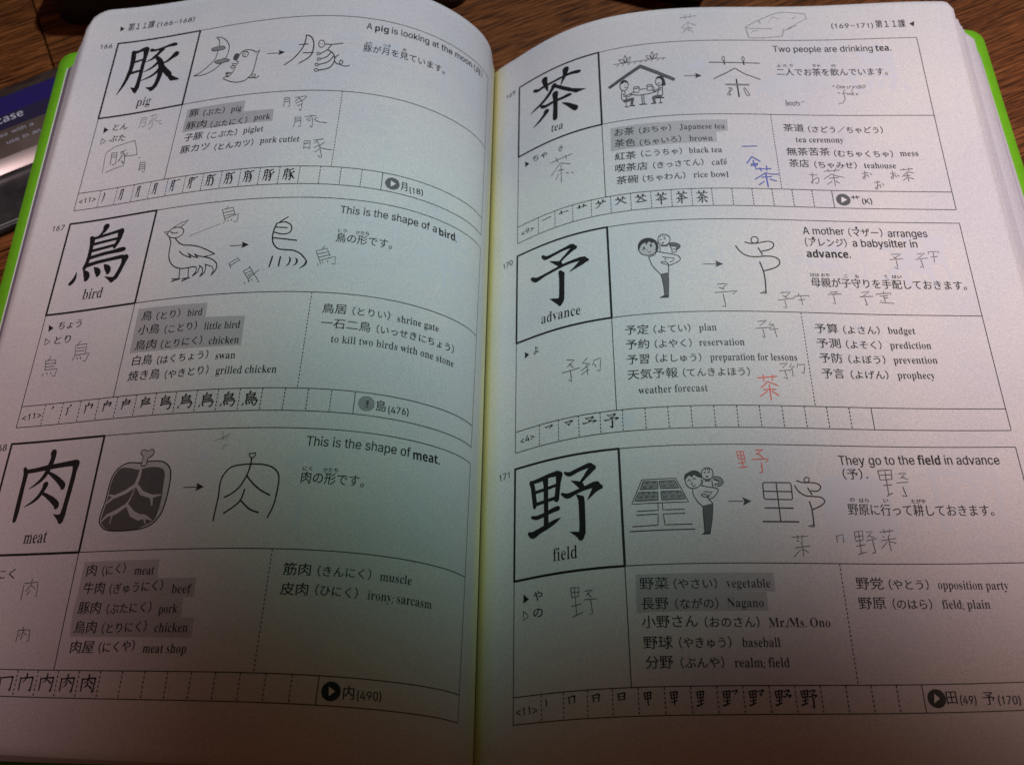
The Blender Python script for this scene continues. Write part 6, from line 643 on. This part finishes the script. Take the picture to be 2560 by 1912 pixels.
["vocabulary_entry","vegetable","R",[["J","野菜",4.0,50.33,213.47,57.83,213.67],["J","（やさい）",3.4,59.24,213.71,70.5,213.78],["S","vegetable",4.0,72.97,213.43,84.49,213.44]]],
["highlight_bar","","R",[["h","tint",0,"4927 21408 8341 21460 8327 21955 4916 21947"]]],
["vocabulary_entry","Nagano","R",[["J","長野",4.0,50.49,218.84,57.45,218.96],["J","（ながの）",3.4,59.25,219.0,70.36,219.02],["S","Nagano",4.0,72.73,218.59,82.12,218.62]]],
["vocabulary_entry","Mr./Ms. Ono","R",[["J","小野さん",4.0,50.4,223.66,64.65,223.74],["J","（おのさん）",3.4,66.43,223.89,80.49,223.94],["S","Mr./Ms. Ono",4.0,82.97,223.78,98.98,223.72]]],
["vocabulary_entry","baseball","R",[["J","野球",4.0,50.4,228.94,57.77,229.04],["J","（やきゅう）",3.4,59.47,229.04,72.68,229.05],["S","baseball",4.0,75.48,228.83,85.25,228.84]]],
["vocabulary_entry","realm; field","R",[["J","分野",4.0,50.68,233.95,57.52,234.01],["J","（ぶんや）",3.4,59.46,234.08,70.4,234.07],["S","realm; field",4.0,73.05,233.86,87.01,233.9]]],
["reading_list","","R",[["f","ink",0,"1663 21098 1847 21267 1663 21360"],["J","や",3.6,19.76,213.39,22.74,213.59],["l","ink",0,0,0.119,"1664 21568 1831 21730 1660 21833 1664 21568"],["J","の",3.6,19.69,217.85,22.7,218.28]]],
["stroke_count","","R",[["A","<11>",2.8,14.33,243.09,20.95,243.02]]],
["vocabulary_entry","opposition party","R",[["J","野党",4.0,107.57,213.77,114.82,213.81],["J","（やとう）",3.4,116.37,213.85,127.02,213.96],["S","opposition party",4.0,129.58,213.68,148.19,214.17]]],
["vocabulary_entry","field; plain","R",[["J","野原",4.0,107.42,219.09,114.63,218.99],["J","（のはら）",3.4,116.49,219.07,126.91,219.21],["S","field; plain",4.0,129.68,218.95,142.25,219.17]]],
["cross_reference","","R",[["c","ink",123.5,241.86,2.35],["f","paper",0,"12311 24063 12429 24188 12265 24299"],["J","田",4.1,125.95,243.29,128.55,243.27],["A","(49)",2.9,129.29,243.32,133.29,243.51],["J","予",4.1,135.12,243.75,138.11,243.77],["A","(170)",2.9,138.81,243.6,144.3,243.87]]]
]''')
Ly = CFG['lay']
def UV(pg, u, blk, v):  # layout -> page coordinates
    vv = Ly['vt'] + blk * Ly['P'] + v + (Ly['dv'] if pg == 'R' else 0)
    return ((-(Ly['sL'] - u)) if pg == 'L' else Ly['sR'] + u, vv)
hv = (0, Ly['h1'], Ly['h2'], Ly['h3'])
WORDS = [['pig', 'bird', 'meat'], ['tea', 'advance', 'field']]
for pi, pg in enumerate('LR'):
    for blk in range(3):
        wd = WORDS[pi][blk]
        def seg(ink, ua, va, ub, vb, wdt, m='line'):
            ink.stroke([UV(pg, ua, blk, va), UV(pg, ub, blk, vb)], [wdt, wdt], m)
        i = Ink(); t = .7
        for a in ((0, 0, Ly['u1'], 0), (Ly['u1'], 0, Ly['u1'], hv[1]), (Ly['u1'], hv[1], 0, hv[1]), (0, hv[1], 0, 0)): seg(i, *a, t, 'ink')
        i.build('headword_frame', None, 'thick black square around the character for ' + wd)
        i = Ink(); t = .25
        for a in ((Ly['u1'], 0, Ly['uR'], 0), (Ly['uR'], 0, Ly['uR'], hv[3]), (0, hv[3], Ly['uR'], hv[3]), (0, hv[1], 0, hv[3]), (Ly['u1'], hv[1], Ly['uR'], hv[1]),
                  (Ly['u1'], hv[1], Ly['u1'], hv[2]), (0, hv[2], Ly['uR'], hv[2]), (Ly['c0'] + 15*Ly['cw'], hv[2], Ly['c0'] + 15*Ly['cw'], hv[3])): seg(i, *a, t)
        i.build('entry_frame', None, 'thin ruled frame of the ' + wd + ' entry')
        i = Ink(); t = .25
        def dash(u, va, vb):
            L = vb - va; n = max(3, round(L / 1.15))
            for k in range(n): seg(i, u, va + L*(k+.1)/n, u, va + L*(k+.68)/n, t)
        dash(Ly['uD'], hv[1], hv[2])
        for c in range(15): dash(Ly['c0'] + c*Ly['cw'], hv[2], hv[3])
        i.build('dashed_rules', None, 'dashed column rules of the ' + wd + ' entry')

heads = {}
for name, extra, pg, prims in ART:
    if name == 'headword_kanji': heads[extra.split('_')[1]] = prims
order = {'headword_kanji': 'large brush-style character for %s'}
for name, extra, pg, prims in ART:
    i = Ink()
    if name in ('highlight_bar',): i.z = .022
    elif name in ('vocabulary_entry',): i.z = .05
    elif name.startswith('pencil') or name.startswith('pen_'): i.z = .075
    draw(i, prims, None, {'headword_kanji': 1.18, 'mnemonic_illustration': 1.2, 'mnemonic_sketch': 1.2, 'pen_note': 1.35}.get(name, 1.0))
    lab = None
    if name == 'headword_kanji': lab = 'large brush-style character for ' + extra.split('_')[1]
    elif name == 'vocabulary_entry': lab = 'vocabulary line meaning ' + extra
    elif name == 'english_sentence': lab = 'printed sentence: ' + extra
    elif name in ('meaning_word', 'entry_number'): lab = 'printed ' + extra
    elif extra: lab = extra
    i.build(name, None, lab)

# stroke order steps: the first n strokes of each headword, one step per dashed cell
def split(prims):
    out = [[]]
    for p in prims:
        if p == '/': out.append([])
        else: out[-1].append(p)
    return out
for pi, pg in enumerate('LR'):
    for blk in range(3):
        wd = WORDS[pi][blk]; st = split(heads[wd]); us = []; vs = []
        for p in heads[wd]:
            if p == '/': continue
            a = [int(x)/100 for x in p[-1].split()]; k = 3 if p[0] == 'b' else 2; us += a[0::k]; vs += a[1::k]
        u0, u1, v0, v1 = min(us), max(us), min(vs), max(vs)
        kx = 4.1 / (u1 - u0); ky = 4.5 / (v1 - v0)
        for n in range(1, len(st) + 1):
            cu, cv = UV(pg, Ly['c0'] + (n-1)*Ly['cw'] + 1.25, blk, hv[2] + 1.1)
            i = Ink(); i.z = .05
            for s_ in st[:n]: draw(i, s_, lambda u, v: (cu + (u-u0)*kx, cv + (v-v0)*ky), (kx + ky)/2*1.38)
            i.build('stroke_order_step', None, 'stroke order step %d of the character for %s' % (n, wd))

# print on the back of the leaf, showing faintly through the paper (mirrored)
perm = {'pig': 'field', 'bird': 'tea', 'meat': 'advance', 'tea': 'bird', 'advance': 'pig', 'field': 'meat'}
wpos = {w: (pi, b) for pi in range(2) for b, w in enumerate(WORDS[pi])}
def local(pg, u, v, blk): return ((Ly['sL'] + u) if pg == 'L' else (u - Ly['sR']), v - Ly['vt'] - blk * Ly['P'] - (Ly['dv'] if pg == 'R' else 0))
def first_v(prims):
    for p in prims:
        if p == '/': continue
        if p[0] in 'JSAB': return p[4]
        if p[0] == 'c': return p[3]
        return int(p[-1].split()[1]) / 100
for pi, pg in enumerate('LR'):
    for blk in range(3):
        wd = WORDS[pi][blk]; spi, sb = wpos[perm[wd]]; spg = 'LR'[spi]
        def tf(u, v):
            lu, lv = local(spg, u, v, sb); return UV(pg, Ly['uR'] - lu, blk, lv)
        i = Ink(); tx = Ink(); tx.z = .010; tx.k = .02
        for name, extra, apg, prims in ART:
            if apg != spg or name.startswith('pen') or name in ('running_header', 'entry_number', 'highlight_bar', 'stroke_count'): continue
            lv = first_v(prims) - Ly['vt'] - sb * Ly['P']
            if not (-2 < lv < Ly['h3']): continue
            if name.startswith('mnemonic') or name in ('headword_kanji', 'arrow'): draw(i, prims, tf, 1.25 if name == 'headword_kanji' else 1.15, 'ghost')
            else: draw(tx, prims, tf, 1.15, 'ghost')
        a, b = UV(pg, Ly['uR'] - Ly['u1'], blk, 0), UV(pg, Ly['uR'] - Ly['u1'], blk, hv[1]); i.stroke([a, b], [.5, .5], 'ghost')
        i.flatten(.016); b0 = len(i.v); i.v += tx.v; i.f += [tuple(q + b0 for q in f) for f in tx.f]; i.m += tx.m; i.mats = ['ghost']; i.build('show_through_print', None, 'faint mirrored print showing through from the back of the leaf, %s entry' % wd, 1.6, 'stuff')

# ------------------------------------------------------------------ packaged case at the left, partly under the cover
CA = math.radians(29); e1 = np.array([math.cos(CA), math.sin(CA)]); n1 = np.array([-math.sin(CA), math.cos(CA)])
pack = empty('packaged_case', tuple(((e1 * -150) + n1 * 172).tolist() + [0]) and (-.2146, .0777, 0), 'glossy boxed case with dark blue band and grey lettering, under the left cover', 'package')
m_dark = noise_color(mat('package_dark_plastic', (.03, .03, .03), .25), (.018, .017, .018), (.045, .042, .042), 90)
m_blue = mat('package_blue_print', (.018, .014, .11), .28, 0, .6)
m_navy = mat('package_navy_print', (.022, .018, .05), .3, .0, .6)
m_silv = mat('package_silver_film', (.55, .53, .51), .30, .9)
m_bron = noise_color(mat('package_bronze_film', (.16, .12, .10), .45, .75), (.15, .115, .095), (.21, .165, .14), 60)
m_text = mat('package_lettering', (.38, .38, .46), .4)
PROF = [(136.5, .3), (136.6, 2.2), (138.2, 2.9), (139.2, 2.4), (150, 3.4), (157.5, 3.6), (159.6, 5.7), (162, 7.1), (164.8, 8.1), (168.5, 8.9), (172, 9.2), (178, 9.2), (186, 9.1), (192, 8.8), (197, 8.2), (200.5, 7.0), (204, 4.6), (208.5, 3.2), (210, .3)]
A0, A1 = -250.0, -88.0
def strip(name, i0, i1, m, label=None, inset=0.0):
    pr = PROF[i0:i1+1]; vs = []; fs = []; K = 24
    for k in range(K + 1):
        a = A0 + (A1 - A0) * k / K
        for (nn, z) in pr:
            p = e1 * a + n1 * nn; vs.append((p[0]*MM, p[1]*MM, z*MM))
    L_ = len(pr)
    for k in range(K):
        for j in range(L_ - 1): q = k*L_ + j; fs.append((q, q + L_, q + L_ + 1, q + 1))
    o = mesh_obj(name, vs, fs, m, pack, None, True)
    if label: o['label'] = label
    return o
strip('tray', 0, 6, m_dark, 'dark lower tray with a thin light lip')
strip('silver_edge', 6, 8, m_silv)
strip('label_panel', 8, 11, m_bron, 'bronze label panel with small grey lettering')
strip('title_panel', 11, 12, m_navy, 'navy panel with the larger lettering')
strip('blue_band', 12, 14, m_blue)
strip('upper_rim', 14, 18, m_dark)
for a in (A0, A1):
    vs = [((e1*a + n1*nn)[0]*MM, (e1*a + n1*nn)[1]*MM, z*MM) for nn, z in PROF]
    mesh_obj('end_face', vs, [tuple(range(len(vs)))], m_dark, pack)
lip = []
for k in range(2):
    a = (A0, A1)[k]
    for nn in (138.0, 138.6): p = e1*a + n1*nn; lip.append((p[0]*MM, p[1]*MM, 3.0*MM))
mesh_obj('tray_lip', lip, [(0, 2, 3, 1)], mat('tray_lip_grey', (.25, .25, .25), .3), pack)
def pack_text(txt, font, h, a0, a1, nn, name):
    vs = []; fs = []; x = 0
    for ch in txt:
        if ch == ' ': x += .3; continue
        adv, p, tr = glyph_tris(font, ch); b = len(vs); vs += [(px + x, py) for px, py in p]; fs += [tuple(b+i for i in t) for t in tr]; x += adv
    x0 = min(v[0] for v in vs); x1 = max(v[0] for v in vs); pn = [q[0] for q in PROF]; pz = [q[1] for q in PROF]; out = []
    for px, py in vs:
        a = a0 + (px-x0)/(x1-x0)*(a1-a0); n_ = nn + py*h; z = np.interp(n_, pn, pz) + .12; p = e1*a + n1*n_; out.append((p[0]*MM, p[1]*MM, z*MM))
    mesh_obj(name, out, fs, m_text, pack)
pack_text('t case', 'B', 5.4, -121.8, -107.6, 181.6, 'lettering')
pack_text('case with a', 'A', 3.6, -122.0, -105.6, 174.4, 'lettering')
pack_text('use in an', 'A', 3.6, -117.0, -104.0, 169.8, 'lettering')


# ------------------------------------------------------------------ dark things along the far edge of the view
blk_m = noise_color(mat('black_plastic', (.012, .011, .012), .45), (.008, .007, .008), (.02, .018, .02), 200)
def rounded_box(name, cx, cy, sx, sy, hz, ang, m, parent, z0=0.0, r=6, bev=2.0):
    pts = []
    for qx, qy, a0 in ((1, 1, 0), (-1, 1, 90), (-1, -1, 180), (1, -1, 270)):
        for k in range(5):
            a = math.radians(a0 + k * 22.5); pts.append((qx*(sx/2 - r) + r*math.cos(a), qy*(sy/2 - r) + r*math.sin(a)))
    ca, sa = math.cos(ang), math.sin(ang); pts = [(cx + x*ca - y*sa, cy + x*sa + y*ca) for x, y in pts]
    return bevel_slab(name, pts, z0, z0 + hz, m, parent, bev)
t = empty('black_box', (.05, .19, 0), 'black box whose lower corner shows above the gap between the pages', 'box')
rounded_box('body', 66.5, 196.5, 52, 46, 14, math.radians(-22), blk_m, t)
rounded_box('lid', 66.5, 196.5, 53.5, 47.5, 5, math.radians(-22), mat('black_lid', (.01, .009, .01), .3), t, 14.2)
t = empty('dark_round_base', (.23, .19, 0), 'dark round base with a rim, cut by the top right corner of the picture', 'base')
pts = [(226 + 34*math.cos(a/24*2*math.pi), 198.5 + 34*math.sin(a/24*2*math.pi)) for a in range(24)]
bevel_slab('rim', pts, 0, 5, mat('dark_metal', (.03, .026, .024), .4, .3), t, 1.5)
bevel_slab('top_plate', [(226 + 29*math.cos(a/24*2*math.pi), 198.5 + 29*math.sin(a/24*2*math.pi)) for a in range(24)], 5.1, 7, blk_m, t, 1.0)
t = empty('round_container', (-.02, .176, 0), 'small dark rounded thing just above the top of the left page near the gap', 'container')
bevel_slab('body', [(-20.5 + 7*math.cos(a/20*2*math.pi), 178 + 7*math.sin(a/20*2*math.pi)) for a in range(20)], 0, 5, mat('dark_brown_plastic', (.035, .025, .022), .35), t, 2)
t = empty('added_shadow_block', (-.15, .2, 0), 'black pouch added in place of the shadow above the top left corner of the book', 'block')  # dark block added to stand for a soft shadow on the table
rounded_box('body', -138, 192, 104, 54, 26, math.radians(-3), blk_m, t, 0, 12, 5)
rounded_box('block_top', -138, 195, 96, 42, 2.0, math.radians(-3), mat('block_top_black', (.012, .01, .01), .6), t, 26.1, 12, 1)
